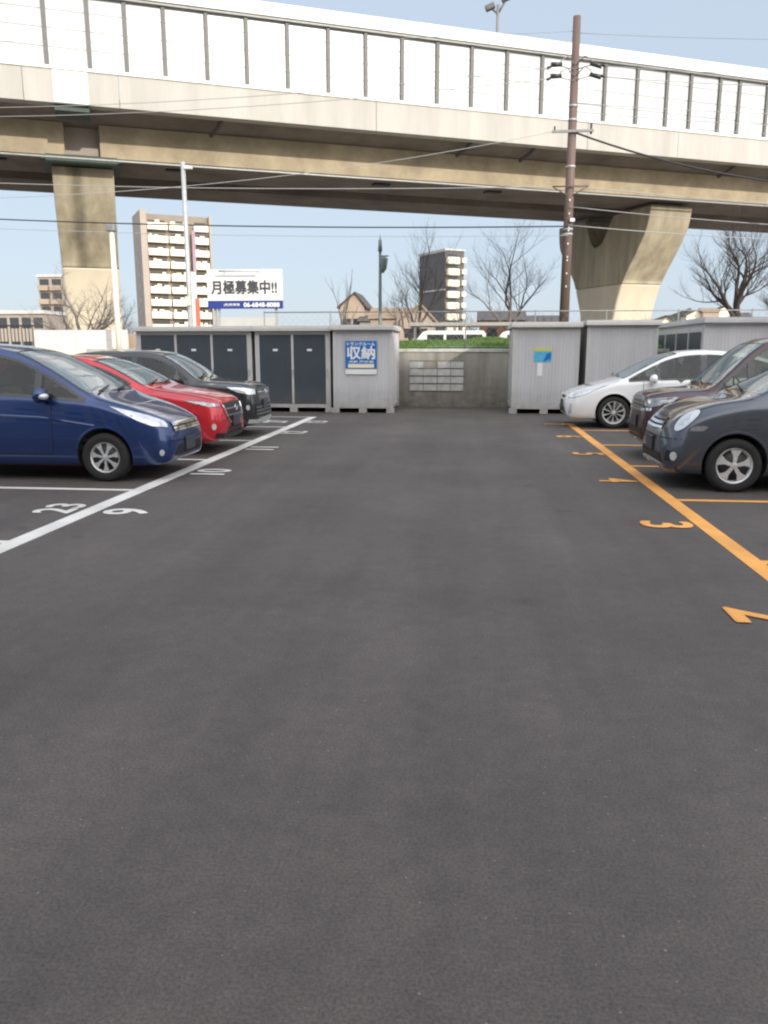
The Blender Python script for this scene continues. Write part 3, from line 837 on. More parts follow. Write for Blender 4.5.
def front_grey(k):
    P, S = k['patch'], k['strip']
    # tall oval lamps
    c = Vector((-.30, .60, .80)); B = k['basis'](42, 12); pts = []
    for q in range(14):
        a = q*2*math.pi/14
        p = B[1]*(.098*math.cos(a)) + B[2]*(.142*math.sin(a)) + B[1]*(.06*math.sin(a))
        pts.append(tuple(c+p))
    headlamps(k, pts, 42, M['lamp'], el=12, rnd=2, inner=[(-.31, .61, .84, .035), (-.28, .59, .76, .03)])
    for s in (-1, 1):
        P('turn_lamp', [(-.30, s*.69, .70), (-.32, s*.70, .755), (-.44, s*.775, .765), (-.47, s*.785, .745), (-.42, s*.77, .705)], M['lamp_dim'], 62*s, 0, off=.005, step=.03)
    o = grille(k, [(0, .0, .84), (0, .30, .82), (0, .40, .70), (0, .0, .66)], M['black'])
    for z, w in ((.695, .38), (.745, .35), (.795, .31)): S('grille_bar', [(0, -w, z+.01), (0, 0, z), (0, w, z+.01)], .028, M['chrome'], 0, 0, off=.014, parent=o)
    P('air_intake', [(0, -.56, .30), (0, .56, .30), (0, .50, .42), (0, -.50, .42)], M['black'], 0, 0, off=.003)
    S('bumper_seam', [(0, -.74, .60), (0, 0, .60), (0, .74, .60)], .010, M['dark'], 0, 0, off=.002)
    S('bumper_skirt', [(-.02, -.70, .25), (0, -.3, .245), (0, .3, .245), (-.02, .70, .25)], .05, k['body_mat'], 0, 0, off=.018)
    for s in (-1, 1): P('fog_recess', [(-.1, s*.54, .34), (-.1, s*.70, .34), (-.1, s*.72, .46), (-.1, s*.58, .46)], M['black'], 38*s, 0, off=.003)
    fog(k, .63, .40, 38, .052)
    front_plate(k, .01, .50)

SP_blue = dict(mirlamp=True, L=4.215, W=1.695, top=[(-4.215, .62), (-4.17, 1.0), (-4.05, 1.5), (-3.9, 1.62), (-3.4, 1.695), (-2.9, 1.715), (-2.4, 1.69), (-2.0, 1.62), (-1.5, 1.39), (-.98, 1.085), (-.88, 1.045), (-.5, .93), (-.25, .83), (-.1, .75), (-.04, .69), (0, .58)],
    belt=[(0, .50), (.1, .66), (.3, .76), (.6, .87), (.95, .965), (1.3, 1.0), (2.5, 1.07), (4.0, 1.12)], cowl=.95, roof=2.05, rear=(3.85, 4.13),
    wins=[(1.03, 1.62, 'glass'), (1.67, 2.50, 'glass'), (2.58, 3.35, 'privacy'), (3.42, 3.95, 'privacy')], fo=.80, wb=2.74, wr=.305, rim=.19, spokes=7, hub=True,
    seats=[1.95, 2.85], doors=[(1.45, 2.54), (2.54, 3.4)], mirror=(1.52, 1.0), front=front_blue, crease=[(.9, .70), (1.6, .80), (3.8, .88)])
SP_red = dict(L=4.275, W=1.765, top=[(-4.275, .7), (-4.2, .98), (-4.05, 1.15), (-3.75, 1.40), (-3.4, 1.48), (-2.8, 1.545), (-2.4, 1.54), (-2.05, 1.48), (-1.6, 1.30), (-1.2, 1.085), (-1.1, 1.05), (-.6, .975), (-.25, .90), (-.1, .84), (-.04, .76), (0, .62)],
    belt=[(0, .55), (.1, .72), (.3, .83), (.7, .90), (1.15, .975), (2.5, 1.04), (4.1, 1.10)], cowl=1.16, roof=2.1, rear=(3.65, 4.12),
    wins=[(1.42, 2.55, 'glass'), (2.63, 3.5, 'privacy')], fo=.90, wb=2.57, wr=.33, rim=.22, spokes=10, clad=True, sill=True,
    seats=[2.05, 2.85], doors=[(1.45, 2.59), (2.59, 3.45)], mirror=(1.68, .98), front=front_red)
SP_black = dict(L=3.995, W=1.695, top=[(-3.995, .75), (-3.94, 1.05), (-3.8, 1.40), (-3.6, 1.56), (-3.0, 1.615), (-2.3, 1.62), (-1.95, 1.59), (-1.7, 1.50), (-1.4, 1.32), (-1.1, 1.10), (-1.0, 1.065), (-.5, 1.03), (-.18, .99), (-.06, .93), (-.02, .84), (0, .68)],
    belt=[(0, .60), (.08, .84), (.3, .93), (.7, .965), (1.1, 1.0), (2.5, 1.04), (3.8, 1.12)], cowl=1.06, roof=1.85, rear=(3.62, 3.90),
    wins=[(1.24, 2.28, 'glass'), (2.36, 3.1, 'privacy'), (3.17, 3.55, 'privacy')], fo=.80, wb=2.525, wr=.33, rim=.22, spokes=5, clad=True, sill=True,
    seats=[1.85, 2.65], doors=[(1.25, 2.32), (2.32, 3.12)], mirror=(1.42, 1.0), front=front_black)
SP_white = dict(L=4.63, W=1.775, top=[(-4.63, 0.750), (-4.56, 1.000), (-4.4, 1.221), (-4, 1.478), (-3.4, 1.595), (-2.8, 1.635), (-2.45, 1.615), (-2.1, 1.540), (-1.6, 1.303), (-1.15, 1.050), (-1.05, 1.010), (-0.6, 0.900), (-0.28, 0.790), (-0.1, 0.710), (-0.04, 0.650), (0, 0.550)],
    belt=[(0, .48), (.1, .60), (.3, .71), (.7, .84), (1.1, .94), (2.5, 1.01), (4.4, 1.08)], cowl=1.10, roof=2.25, rear=(3.95, 4.50),
    wins=[(1.26, 1.83, 'glass'), (1.87, 2.72, 'glass'), (2.80, 3.6, 'privacy'), (3.67, 4.2, 'privacy')], fo=.975, wb=2.78, wr=.333, rim=.235, spokes=10, thin=True,
    seats=[2.15, 3.05], doors=[(1.55, 2.76), (2.76, 3.6)], mirror=(1.72, .955), front=front_white, crease=[(1.5, .65), (2.2, .72), (4.2, .80)])
SP_maroon = dict(L=3.9, W=1.665, top=[(-3.9, 0.750), (-3.86, 1.100), (-3.75, 1.590), (-3.6, 1.740), (-2.9, 1.825), (-2.1, 1.825), (-1.75, 1.780), (-1.5, 1.640), (-1.15, 1.313), (-0.92, 1.100), (-0.84, 1.070), (-0.45, 1.040), (-0.16, 0.990), (-0.05, 0.930), (-0.02, 0.840), (0, 0.660)],
    belt=[(0, .58), (.08, .82), (.3, .92), (.7, .97), (1.0, 1.0), (2.2, 1.02), (3.7, 1.08)], cowl=.90, roof=1.68, rear=(3.62, 3.85),
    wins=[(1.0, 1.42, 'glass'), (1.47, 2.2, 'glass'), (2.28, 3.15, 'privacy'), (3.22, 3.6, 'privacy')], fo=.72, wb=2.49, wr=.29, rim=.19, spokes=8,
    seats=[1.65, 2.5], doors=[(1.22, 2.24), (2.24, 3.18)], mirror=(1.35, 1.02), front=front_maroon)
SP_grey = dict(L=4.1, W=1.695, top=[(-4.1, 0.700), (-4.06, 1.050), (-3.95, 1.476), (-3.8, 1.610), (-3.2, 1.690), (-2.6, 1.705), (-2.2, 1.670), (-1.85, 1.560), (-1.4, 1.324), (-1, 1.120), (-0.92, 1.090), (-0.6, 1.030), (-0.35, 0.950), (-0.18, 0.860), (-0.07, 0.750), (-0.02, 0.660), (0, 0.560)],
    belt=[(0, .46), (.1, .62), (.3, .80), (.6, .92), (1.0, .99), (2.2, 1.02), (3.9, 1.08)], cowl=.98, roof=2.0, rear=(3.78, 4.03),
    wins=[(1.14, 1.62, 'glass'), (1.68, 2.45, 'glass'), (2.53, 3.3, 'privacy'), (3.37, 3.8, 'privacy')], fo=.77, wb=2.70, wr=.312, rim=.205, spokes=5,
    seats=[1.9, 2.75], doors=[(1.4, 2.49), (2.49, 3.34)], mirror=(1.5, 1.0), front=front_grey)

GL, GR = 'cars parked in the left bays', 'cars parked in the right bays'
make_car('parked_car', 'dark blue compact van parked nearest on the left beside bay number 10', SP_blue, paint('blue_car_paint', (.003, .028, .135), .45), (-3.72, 10.3, 0), 0, GL, -1)
make_car('parked_car', 'bright red crossover with black wheel arches parked between the blue van and the black car', SP_red, paint('red_car_paint', (.56, .006, .02), .3), (-3.87, 12.9, 0), 0, GL, -1)
make_car('parked_car', 'black compact off-road style car parked in front of the slate storage doors', SP_black, paint('black_car_paint', (.010, .012, .016), .2), (-4.02, 15.45, 0), 0, GL, -1)
wcar = make_car('parked_car', 'white low hybrid wagon parked nearest the grey storage units on the right', SP_white, paint('white_car_paint', (.82, .82, .82), .0), (2.0, 18.1, 0), math.pi, GR, 1)
make_car('parked_car', 'dark maroon tall hatchback parked between the grey and the white car', SP_maroon, paint('maroon_car_paint', (.055, .010, .018), .35), (2.56, 12.9, 0), math.pi, GR, 1)
make_car('parked_car', 'dark grey compact van with large oval headlights parked nearest on the right', SP_grey, paint('grey_car_paint', (.072, .080, .105), .5), (2.26, 10.33, 0), math.pi, GR, 1)

# ------------------------------------------------------------------ storage units
def corr(mb, x0, x1, y, z0, z1, pitch=.085, dep=.0045, dirx=True):
    # ribbed sheet, facing -Y (dirx) or facing +-X
    n = int((x1-x0)/pitch); p = []
    for i in range(n):
        a = x0+i*pitch
        p += [(a, 0), (a+pitch*.55, 0), (a+pitch*.65, dep), (a+pitch*.9, dep)]
    p.append((x1, 0))
    for i in range(len(p)-1):
        (a, da), (b, db) = p[i], p[i+1]
        if dirx: mb.quad((a, y+da, z0), (b, y+db, z0), (b, y+db, z1), (a, y+da, z1))
        else: mb.quad((y+da, a, z0), (y+db, b, z0), (y+db, b, z1), (y+da, a, z1))
def storage(label, x0, x1, y0, dep, h, doors=0, group='storage units at the end of the lot', solid_side=1, door_w=None, side_doors=0, frame=None):
    fr = frame or M['store_beige']
    t = thing('storage_unit', label, 'storage unit', ((x0+x1)/2, y0, 0), 0, group)
    cx = (x0+x1)/2; a, b = x0-cx, x1-cx; y1 = dep
    w = MB()
    w.b2(a+.05, b-.05, .03, y1-.03, .18, h-.12)       # inner core
    w.build('wall', M['store'], t)
    if doors == 0:
        s = MB(); corr(s, a+.07, b-.07, .012, .2, h-.14); s.build('front_panel', M['store'], t)
    if not side_doors:
        s = MB(); corr(s, .07, y1-.07, a+.035, .2, h-.14, dirx=False); s.build('side_panel', M['store'], t)
        s = MB(); corr(s, .07, y1-.07, b-.045, .2, h-.14, dirx=False); s.build('side_panel', M['store'], t)
    f = MB()
    for px in (a, b-.09):
        for py in (0, y1-.09): f.b2(px, px+.09, py, py+.09, .0+.06, h-.12)
    f.b2(a+.09, b-.09, 0.002, .07, .12, .21); f.b2(a+.09, b-.09, .002, .07, h-.20, h-.12)
    f.b2(a+.002, a+.07, .09, y1-.09, .12, .21); f.b2(b-.07, b-.002, .09, y1-.09, .12, .21)
    f.build('frame', fr, t)
    for px in (a+.05, b-.05, *( [0.0] if (b-a) > 1.5 else [])):
        q = MB(); q.b2(px-.10, px+.10, .0+.005, .2, 0, .119); q.tube([(px, -.002, .07), (px, .02, .07)], .018, 8); q.build('foot', fr, t)
    r = MB()
    r.b2(a-.05, b+.05, -.14, y1+.05, h-.118, h-.02, bev=.012)
    r.b2(a-.03, b+.03, -.12, y1+.03, h-.018, h+.015)
    r.build('roof', fr, t)
    if doors:
        dw = (b-a-.18)/doors
        for i in range(doors):
            d0 = a+.09+i*dw
            d = MB(); corr(d, d0+.03, d0+dw-.03, -.004, .225, h-.21, pitch=.055, dep=.006)
            do = d.build('door', M['door_slate'], t)
            j = MB(); j.b2(d0-.022, d0+.028, -.012, .03, .215, h-.2); j.b2(d0+dw-.028, d0+dw+.022, -.014, .03, .215, h-.2)
            j.build('door_frame', fr, do)
            hd = MB(); hd.box((d0+dw-.0, -.03, 1.05), (.045, .03, .16), bev=.008); hd.tube([(d0+dw, -.03, .98), (d0+dw, -.06, .93)], .012, 6)
            hd.build('handle', M['galv'], do)
            lb = MB(); lb.box((d0+dw*.5, -.008, 1.62), (.13, .004, .055)); lb.build('door_label', M['sign_white'], do)
    if side_doors:
        dd = (y1-.18)/side_doors
        for i in range(side_doors):
            q0 = .09+i*dd
            d = MB(); corr(d, q0+.05, q0+dd-.05, a-.004, .225, h-.32, pitch=.055, dep=.006, dirx=False); do = d.build('door', M['door_slate'], t)
            j = MB(); j.b2(a-.016, a+.03, q0-.03, q0+.045, .215, h-.2); j.b2(a-.014, a+.03, q0+.05, q0+dd-.05, h-.315, h-.2); j.build('door_frame', fr, do)
    return t
storage('long slate-doored storage unit behind the black car, leftmost in the row', -8.95, -5.80, 21.1, 2.1, 2.22, doors=3)
storage('slate storage unit with two doors beside the blue sign unit', -5.70, -3.69, 21.08, 2.1, 2.22, doors=2)
su = storage('light grey storage unit carrying the blue poster on its end wall', -3.60, -2.05, 20.98, 2.0, 2.24)
stC = storage('grey ribbed storage unit with a small yellow and blue sticker', 1.04, 2.72, 21.15, 2.2, 2.30)
storage('plain grey ribbed storage unit behind the white car', 2.88, 4.62, 21.05, 2.2, 2.34)
storage('grey storage unit with dark side doors at the far right', 5.45, 9.2, 20.1, 6.4, 2.36, side_doors=5, frame=M['store'])

# poster on the sign unit
p = thing('poster', 'blue poster with large white characters on the light grey storage unit', 'sign', (-2.86, 20.965, 1.5))
b = MB(); b.box((0, 0, 0), (.82, .012, .70)); b.build('poster_face', M['blue_sign'], p)
textmesh('poster_lettering', 'トランクルーム', .12, M['sign_white'], face_cam(0, -.010, .275), p, heavy=.004, fit=(.72, .09))
textmesh('poster_lettering', '収納', .36, M['sign_white'], face_cam(0, -.010, .05), p, heavy=.011, fit=(.72, .32))
textmesh('poster_lettering', '月極 屋外型', .08, M['sign_white'], face_cam(0, -.009, -.18), p, bold=.002, fit=(.66, .06))
b = MB(); b.b2(-.34, .34, -.010, -.006, -.335, -.235); b.build('poster_band', M['apt_white'], p)
b = MB(); b.b2(-.41, .41, -.007, .007, -.50, -.37); b.build('poster_strip', M['sign_white'], p)
# sticker
p = thing('sticker', 'small sticker with a yellow top and blue picture on the right grey storage unit', 'sticker', (1.80, 21.158, 1.50))
b = MB(); b.box((0, 0, -.05), (.44, .006, .26)); b.build('sticker_face', mat('cyan_print', srgb(90, 180, 215), .4, var=.3, scale=12), p)
b = MB(); b.b2(-.22, .22, -.004, .004, .085, .17); b.build('sticker_band', mat('yellow_print', srgb(205, 200, 110), .4), p)
b = MB(); b.prism([(.02, -.17), (.2, -.10), (.21, .07), (.10, .03)], -.007, -.0035, lambda x, z, t: (x, t, z)); b.build('sticker_picture', M['blue_sign'], p)
b = MB(); b.box((1.74, 21.156, 1.13), (.13, .006, .33)); tag(b.build('notice', M['sign_white']), 'narrow white notice below the sticker on the grey storage unit', 'notice')

# ------------------------------------------------------------------ wall, grass bank, fences
t = thing('concrete_wall', 'stained grey concrete retaining wall between the storage units', 'wall', (0, 23.4, 0))
b = MB(); b.b2(-11.5, 10, -.0, .3, 0, 1.56); b.build('wall_face', M['concrete'], t)
b = MB(); b.b2(-11.5, 10, -.03, .33, 1.562, 1.655, bev=.01); b.build('coping', M['concrete_light'], t)
b = MB()
xs = [-1.78, -1.38, -.98, -.60, -.22]
for i in range(4):
    for j in range(4):
        if (i, j) in ((1, 3),): continue
        z0 = .45+j*.215
        b.b2(xs[i]+.01, xs[i+1]-.01, -.022, -.002, z0+.02, z0+.195)
b.build('block_panel', M['concrete_light'], t)
b = MB()
for j in range(5): b.b2(-1.8+(.25 if j % 2 else 0), -.2-(.4 if j == 3 else 0), -.008, -.001, .44+j*.215, .465+j*.215)
b.build('dark_joint', M['soffit'], t)
for x in (-1.0, .35): 
    b = MB(); b.b2(x*1.0-.01, x+.01, -.004, .0-.001, 0, 1.55); b.build('wall_joint', M['soffit'], t)

# grass bank
def bank_z(x, y):
    d = y-23.7
    z = 1.60+.30*min(1, max(0, d/1.3)) if d < 14 else 1.90-.9*min(1, (d-14)/10)
    return z+.05*math.sin(x*1.3+y)+.03*math.sin(x*3.1)
bb = MB(); ny = [23.7, 24.0, 24.4, 25, 26, 28, 31, 34, 37.5, 40, 45, 48, 60, 90]
grid = [[bb.bm.verts.new((x, y, bank_z(x, y) if y > 23.75 else 1.56)) for x in [i*.5-9.8 for i in range(98)]] for y in ny]
for i in range(len(ny)-1):
    for k in range(97): bb.bm.faces.new((grid[i][k], grid[i][k+1], grid[i+1][k+1], grid[i+1][k])).smooth = True
for f in bb.bm.faces: f.material_index = 1 if f.calc_center_median().y > 28 else 0
tag(bb.build('grass_bank', [M['grass'], mat('bounce_ground', (.26, .235, .20), .95, var=.3, scale=1.2)]), kind='structure')  # hidden ground behind the grass, kept pale to bounce light onto the soffit
gb = MB(); rnd = random.Random(3)
for _ in range(9000):
    x = rnd.uniform(-2.6, 1.6) if rnd.random() < .7 else rnd.uniform(-9, 6); y = 23.78+rnd.random()**1.5*3.0; z = bank_z(x, y)-.01; h = rnd.uniform(.03, .10); a = rnd.uniform(0, 6.3)
    dx, dy = math.cos(a)*.012, math.sin(a)*.012; lx, ly = rnd.uniform(-.04, .04), rnd.uniform(-.04, .04)
    gb.bm.faces.new([gb.bm.verts.new(q) for q in ((x-dx, y-dy, z), (x+dx, y+dy, z), (x+lx, y+ly, z+h))])
tag(gb.build('grass', M['blade']), 'short bright green grass along the top of the wall', 'grass', kind='stuff')

def fence(label, x0, x1, y, z0, z1, step, r=.02, rails=2, mesh=True):
    t = thing('fence', label, 'fence', (x0, y, z0))
    n = int(round((x1-x0)/step))
    for i in range(n+1):
        b = MB(); b.tube([(i*step, 0, 0), (i*step, 0, z1-z0+.04)], r, 6); b.build('fence_post', M['grey_post'], t)
    for k in range(rails):
        z = (z1-z0)*(1-k*.9)
        b = MB(); b.tube([(0, 0, z), (x1-x0, 0, z)], r*.8, 6); b.build('rail', M['grey_post'], t)
    if mesh:
        b = MB(); H = z1-z0; d = .22
        nn = int((x1-x0+H)/d)
        for i in range(nn):
            for sgn in (1, -1):
                xa = i*d-H if sgn > 0 else i*d
                xb = xa+H*sgn
                za, zb = 0, H
                if xa < 0: za = -xa; xa = 0
                if xb > x1-x0: zb = H-(xb-(x1-x0)); xb = x1-x0
                if xa > x1-x0: za = (xa-(x1-x0)); xa = x1-x0
                if xb < 0: zb = H+xb; xb = 0
                if zb-za > .05: b.tube([(xa, .01*sgn, za), (xb, .01*sgn, zb)], .0018, 3, cap=False)
        b.build('wire_mesh', M['wire_grey'], t)
fence('thin wire mesh fence along the top of the grass bank', -6.2, 9.8, 24.1, 1.6, 2.72, 2.0)

# white tiled low wall and dark railing at left
t = thing('boundary_wall', 'cream tiled low boundary wall behind the blue van', 'wall', (-12.4, 24.0, 0))
b = MB(); b.b2(-1.05, 1.9, 0, .15, 0, 2.22); b.build('wall_face', mat('cream_block', (.80, .73, .68), .7, var=.06, scale=2), t)
b = MB()
for i in range(11): b.b2(-1.0+i*.28-.004, -1.0+i*.28+.004, -.004, -.0005, 0, 2.2)
for j in range(8): b.b2(-1.05, 1.9, -.0035, -.0006, 2.2-j*.28-.004, 2.2-j*.28+.004)
b.build('tile_joint', M['store'], t)
t = thing('railing', 'dark barred railing at the far left behind the blue van', 'railing', (-17.5, 24.0, 0))
b = MB(); b.b2(0, 4.0, 0, .2, 0, 1.75); b.build('base_wall', M['tan'], t)
b = MB()
for i in range(34): b.tube([(.05+i*.118, .1, 1.75), (.05+i*.118, .1, 2.36)], .014, 5)
b.tube([(0, .1, 2.36), (4, .1, 2.36)], .025, 6); b.build('bars', M['black'], t)
b = MB(); b.b2(-11.0, -10.35, 24.3, 24.4, 0, 2.1, bev=.01); tag(b.build('site_panel', M['tan']), 'tan board standing beside the white lamp pole', 'board')

# ------------------------------------------------------------------ billboard
t = thing('billboard', 'white roadside billboard with charcoal characters above a navy band', 'sign', (-7.03, 25, 0), R(1.5))
b = MB(); b.b2(-1.18, 1.18, 0, .08, 3.12, 4.05, bev=.006); b.build('board', M['sign_white'], t)
b = MB(); b.b2(-1.18, 1.18, -.004, .075, 2.88, 3.115); b.build('navy_band', M['navy'], t)
textmesh('lettering', '月極募集中!!', .4, M['sign_text'], face_cam(-.02, -.008, 3.52), t, heavy=.014, fit=(2.05, .40))
textmesh('lettering', '06-6848-8088', .16, M['sign_white'], face_cam(.52, -.012, 2.995), t, heavy=.007, fit=(1.12, .13))
textmesh('lettering', '(株)駐車場', .12, M['sign_white'], face_cam(-.42, -.010, 2.995), t, bold=.002, fit=(.50, .09))
b = MB(); b.tube([(-.72, -.28, 3.98), (.55, -.28, 3.98)], .03, 8); b.tube([(-.6, -.28, 3.98), (-.6, 0, 3.94)], .012, 5); b.tube([(.45, -.28, 3.98), (.45, 0, 3.94)], .012, 5); b.build('strip_lamp', M['store_beige'], t)
for x in (-.98, -.86, .95): 
    b = MB(); b.b2(x-.035, x+.035, .085, .15, 0, 3.9); b.build('post', M['galv'], t)
b = MB(); b.b2(-.85, .92, .09, .13, 1.9, 2.62); b.build('back_panel', M['store_beige'], t)

# ------------------------------------------------------------------ poles
t = thing('steel_pole', 'slender galvanised steel pole with a small lamp behind the slate storage units', 'pole', (-8.16, 23.15, 0))
b = MB(); b.tube([(0, 0, 0), (.0, 0, 6.78)], [.075, .062], 14); b.build('shaft', M['galv'], t)
b = MB(); b.box((.16, -.02, 6.62), (.2, .14, .07), bev=.01); b.tube([(0, 0, 6.6), (.1, 0, 6.62)], .02, 6); b.build('lamp_head', M['sign_white'], t)
b = MB(); b.box((.0, -.11, 3.0), (.16, .10, .26), bev=.01); b.build('junction_box', M['store_beige'], t)
t = thing('lamp_pole', 'cream painted slim pole with a dark box head, beside the left viaduct pier', 'pole', (-10.3, 23.0, 0))
b = MB(); b.tube([(0, 0, 0), (0, 0, 4.98)], [.085, .07], 14); b.build('shaft', mat('cream_pole_paint', (.74, .70, .6), .5), t)
b = MB(); b.box((0, 0, 5.03), (.26, .24, .2), bev=.03); b.build('head', M['grey_post'], t)

# utility pole
UP = (2.93, 27.0)
t = thing('utility_pole', 'tall brown utility pole with crossarms and dark insulators', 'utility pole', (UP[0], UP[1], 0))
b = MB(); b.tube([(0, 0, 1), (0, 0, 11.45)], [.165, .115], 16); b.build('shaft', M['brown_pole'], t)
b = MB()
for z, w in ((8.2, 1.25),): b.box((0, -.17, z), (w, .07, .07))
b.build('crossarm', M['grey_post'], t)
b = MB(); b.tube([(-.55, -.17, 8.2), (-.55, -.17, 8.35)], .03, 6); b.tube([(.55, -.17, 8.1), (.55, -.17, 8.4)], .035, 6); b.build('insulator', M['ins'], t)
for sx, dz in ((-1, 0), (1, 0), (-1, -.32), (1, -.3)):
    b = MB()
    pts = [(0, -.1, 10.05+dz), (sx*.25, -.25, 10.28+dz), (sx*.42, -.3, 10.18+dz), (sx*.52, -.3, 10.0+dz)]
    b.tube(pts, .018, 6); b.tube([(0, -.1, 9.95+dz), (sx*.5, -.28, 10.02+dz)], .016, 6)
    arm = b.build('bracket', M['grey_post'], t)
    b = MB(); b.tube([(sx*.42, -.28, 10.05+dz), (sx*.75, -.34, 9.98+dz+(.06 if sx < 0 else -.04))], [.06, .075], 8); b.tube([(sx*.75, -.34, 9.98+dz), (sx*.86, -.36, 9.94+dz)], .04, 8)
    b.build('insulator', M['ins'], t)
for z in (8.95, 8.55, 7.2, 5.35, 5.2):
    b = MB(); rr = .116+.05*(11.45-z)/10.4
    b.lathe([(rr+.002, -.03), (rr+.012, -.03), (rr+.012, .03), (rr+.002, .03)], (0, 0, z), n=16); b.build('band', M['galv'], t)
b = MB()
for sx in (-1, 1): b.tube([(0, -.1, 6.30), (sx*.52, -.2, 6.58)], .02, 5)
b.tube([(-.56, -.2, 6.60), (.56, -.2, 6.60)], .022, 5); b.build('cable_bracket', M['brown_pole'], t)
b = MB()
for k in range(9): b.box((.0, -.17, 3.6+k*.3+.1*(k % 3)), (.035, .03, .05))
b.box((.1, -.2, 5.6), (.14, .1, .1), bev=.01)
b.build('fittings', M['sign_white'], t)

def wire(label, pts, sag, r=.012, m='wire', n=24, group='overhead cables'):
    b = MB(); A, B = Vector(pts[0]), Vector(pts[1]); q = []
    for i in range(n+1):
        s = i/n; p = A.lerp(B, s); p.z -= sag*4*s*(1-s); q.append(p)
    b.tube(q, r, 5); tag(b.build('cable', M[m]), label, 'cable', group)
ux, uy = UP
wire('lower dark cable running left from the brown pole beneath the viaduct soffit', [(ux, uy-.2, 5.42), (-34, 29, 7.6)], .45, .022)
wire('thin cable just under the dark one, running left from the brown pole', [(ux, uy-.2, 5.15), (-34, 28.6, 7.2)], .45, .010, 'wire_grey')
wire('thick black cable sagging to the right from the middle of the brown pole', [(ux+.1, uy-.15, 8.15), (15, 24, 5.9)], .75, .030)
wire('grey cable running right from the cable bracket', [(ux, uy-.2, 6.60), (18, 27, 5.3)], .1, .014, 'wire_grey')
wire('grey cable running left from the cable bracket along the viaduct', [(ux, uy-.2, 6.60), (-30, 30, 8.6)], .35, .014, 'wire_grey')
wire('grey cable running right, lowest of the three under the viaduct', [(ux, uy-.2, 5.45), (18, 27, 4.7)], .2, .014, 'wire_grey')
wire('grey cable crossing to the right above the lowest one', [(ux, uy-.2, 6.0), (18, 27, 4.95)], .2, .012, 'wire_grey')
for k, (z0, z1) in enumerate(((9.0, 7.6), (8.75, 7.2), (8.55, 6.9))):
    wire(('highest', 'middle', 'lowest')[k]+' of three thin grey cables falling right across the noise barrier', [(ux+.1, uy-.15, z0), (18, 24, z1)], .25, .010, 'wire_grey')
wire('thin line at the very top running right from the pole tip', [(ux, uy, 11.0), (20, 22, 8.9)], .3, .008, 'wire_grey')
wire('thin line at the very top running left from the pole tip', [(ux, uy, 11.05), (-30, 33, 14.5)], .4, .008, 'wire_grey')
wire('thin grey cable dropping left across the girder', [(ux-.6, uy-.17, 8.2), (-28, 20, 6.2)], 1.2, .009, 'wire_grey')
for k, dz in enumerate((0, -.3)):
    wire(('upper', 'lower')[k]+' power line running left from the dark insulators', [(ux-.85, uy-.36, 9.94+dz), (-30, 31, 11.2+dz)], .6, .011, 'wire_grey')
    wire(('upper', 'lower')[k]+' power line running right from the dark insulators', [(ux+.85, uy-.36, 9.94+dz), (20, 24, 8.6+dz)], .3, .011, 'wire_grey')

# ------------------------------------------------------------------ viaduct
TH = R(65.532); U = Vector((math.sin(TH), math.cos(TH), 0)); N = Vector((-math.cos(TH), math.sin(TH), 0))
def V(s, t_, z): return U*s + N*t_ + Vector((0, 0, z))
vd = thing('viaduct', 'elevated concrete expressway with a white noise barrier crossing behind the lot', 'viaduct', (0, 0, 0))
S0, S1 = -45, 95
def extr(mb, poly, s0, s1): mb.prism(poly, s0, s1, lambda a, b, t: V(t, a, b)); return mb
D0 = 38.92
ROT = Matrix.Rotation(math.pi/2-TH, 4, 'Z')
cuts = [S0, -28, -2.9] + [S for S in (0.9,)] + [12.5, 24, 29.6, 46, 62, 78, S1]
b = MB(); 
for a, c in zip(cuts[:-1], cuts[1:]): extr(b, [(D0, 11.83), (D0, 13.12), (D0+.25, 13.12), (D0+.3, 12.1), (D0+.6, 11.95), (D0+.6, 11.83)], a+.012, c-.012)
b.build('parapet', M['parapet'], vd)
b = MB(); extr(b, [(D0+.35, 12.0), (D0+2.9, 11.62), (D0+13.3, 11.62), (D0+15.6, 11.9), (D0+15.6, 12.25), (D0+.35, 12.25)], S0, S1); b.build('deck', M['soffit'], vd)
b = MB(); extr(b, [(D0+.0, 13.14), (D0-.05, 13.14), (D0-.05, 13.26), (D0+.2, 13.26), (D0+.2, 13.14)], S0, S1); b.build('parapet_rail', M['white_metal'], vd)
WS = [-3.9, -1.9, -.2, 1.3, 2.9, 4.7, 6.45, 8.3, 10.2, 12.0, 13.8, 15.6, 17.4, 19.3, 21.25, 23.1, 24.9, 26.85, 28.7, 30.2, 32.1, 33.4]
s = WS[0]-1.9; pre = []
while s > -22: pre.append(s); s -= 1.9
s = WS[-1]+1.9; post = []
while s < 60: post.append(s); s += 1.9
WS = pre[::-1]+WS+post
b = MB()
for a, c in zip(WS[:-1], WS[1:]):
    extr(b, [(D0+.10, 13.28), (D0+.14, 13.28), (D0+.14, 16.1), (D0+.10, 16.1)], a+.09, c-.09)
b.build('noise_panel', M['panel_film'], vd)
b = MB()                                           # pale inner rails of each panel
for a, c in zip(WS[:-1], WS[1:]):
    for z in (14.0, 14.72, 15.42): extr(b, [(D0+.085, z), (D0+.085, z+.03), (D0+.098, z+.03), (D0+.098, z)], a+.10, c-.10)
b.build('panel_rail', M['grey_post'], vd)
for s in WS:
    if s < -8 or s > 42: continue
    b = MB(); extr(b, [(D0-.02, 13.27), (D0-.02, 16.12), (D0+.16, 16.12), (D0+.16, 13.27)], s-.085, s+.085); b.build('barrier_post', M['dark_post'], vd)
b = MB(); extr(b, [(D0-.20, 16.14), (D0-.26, 16.62), (D0-.1, 16.72), (D0+.3, 16.72), (D0+.3, 16.14)], S0, S1); b.build('top_beam', M['white_metal'], vd)
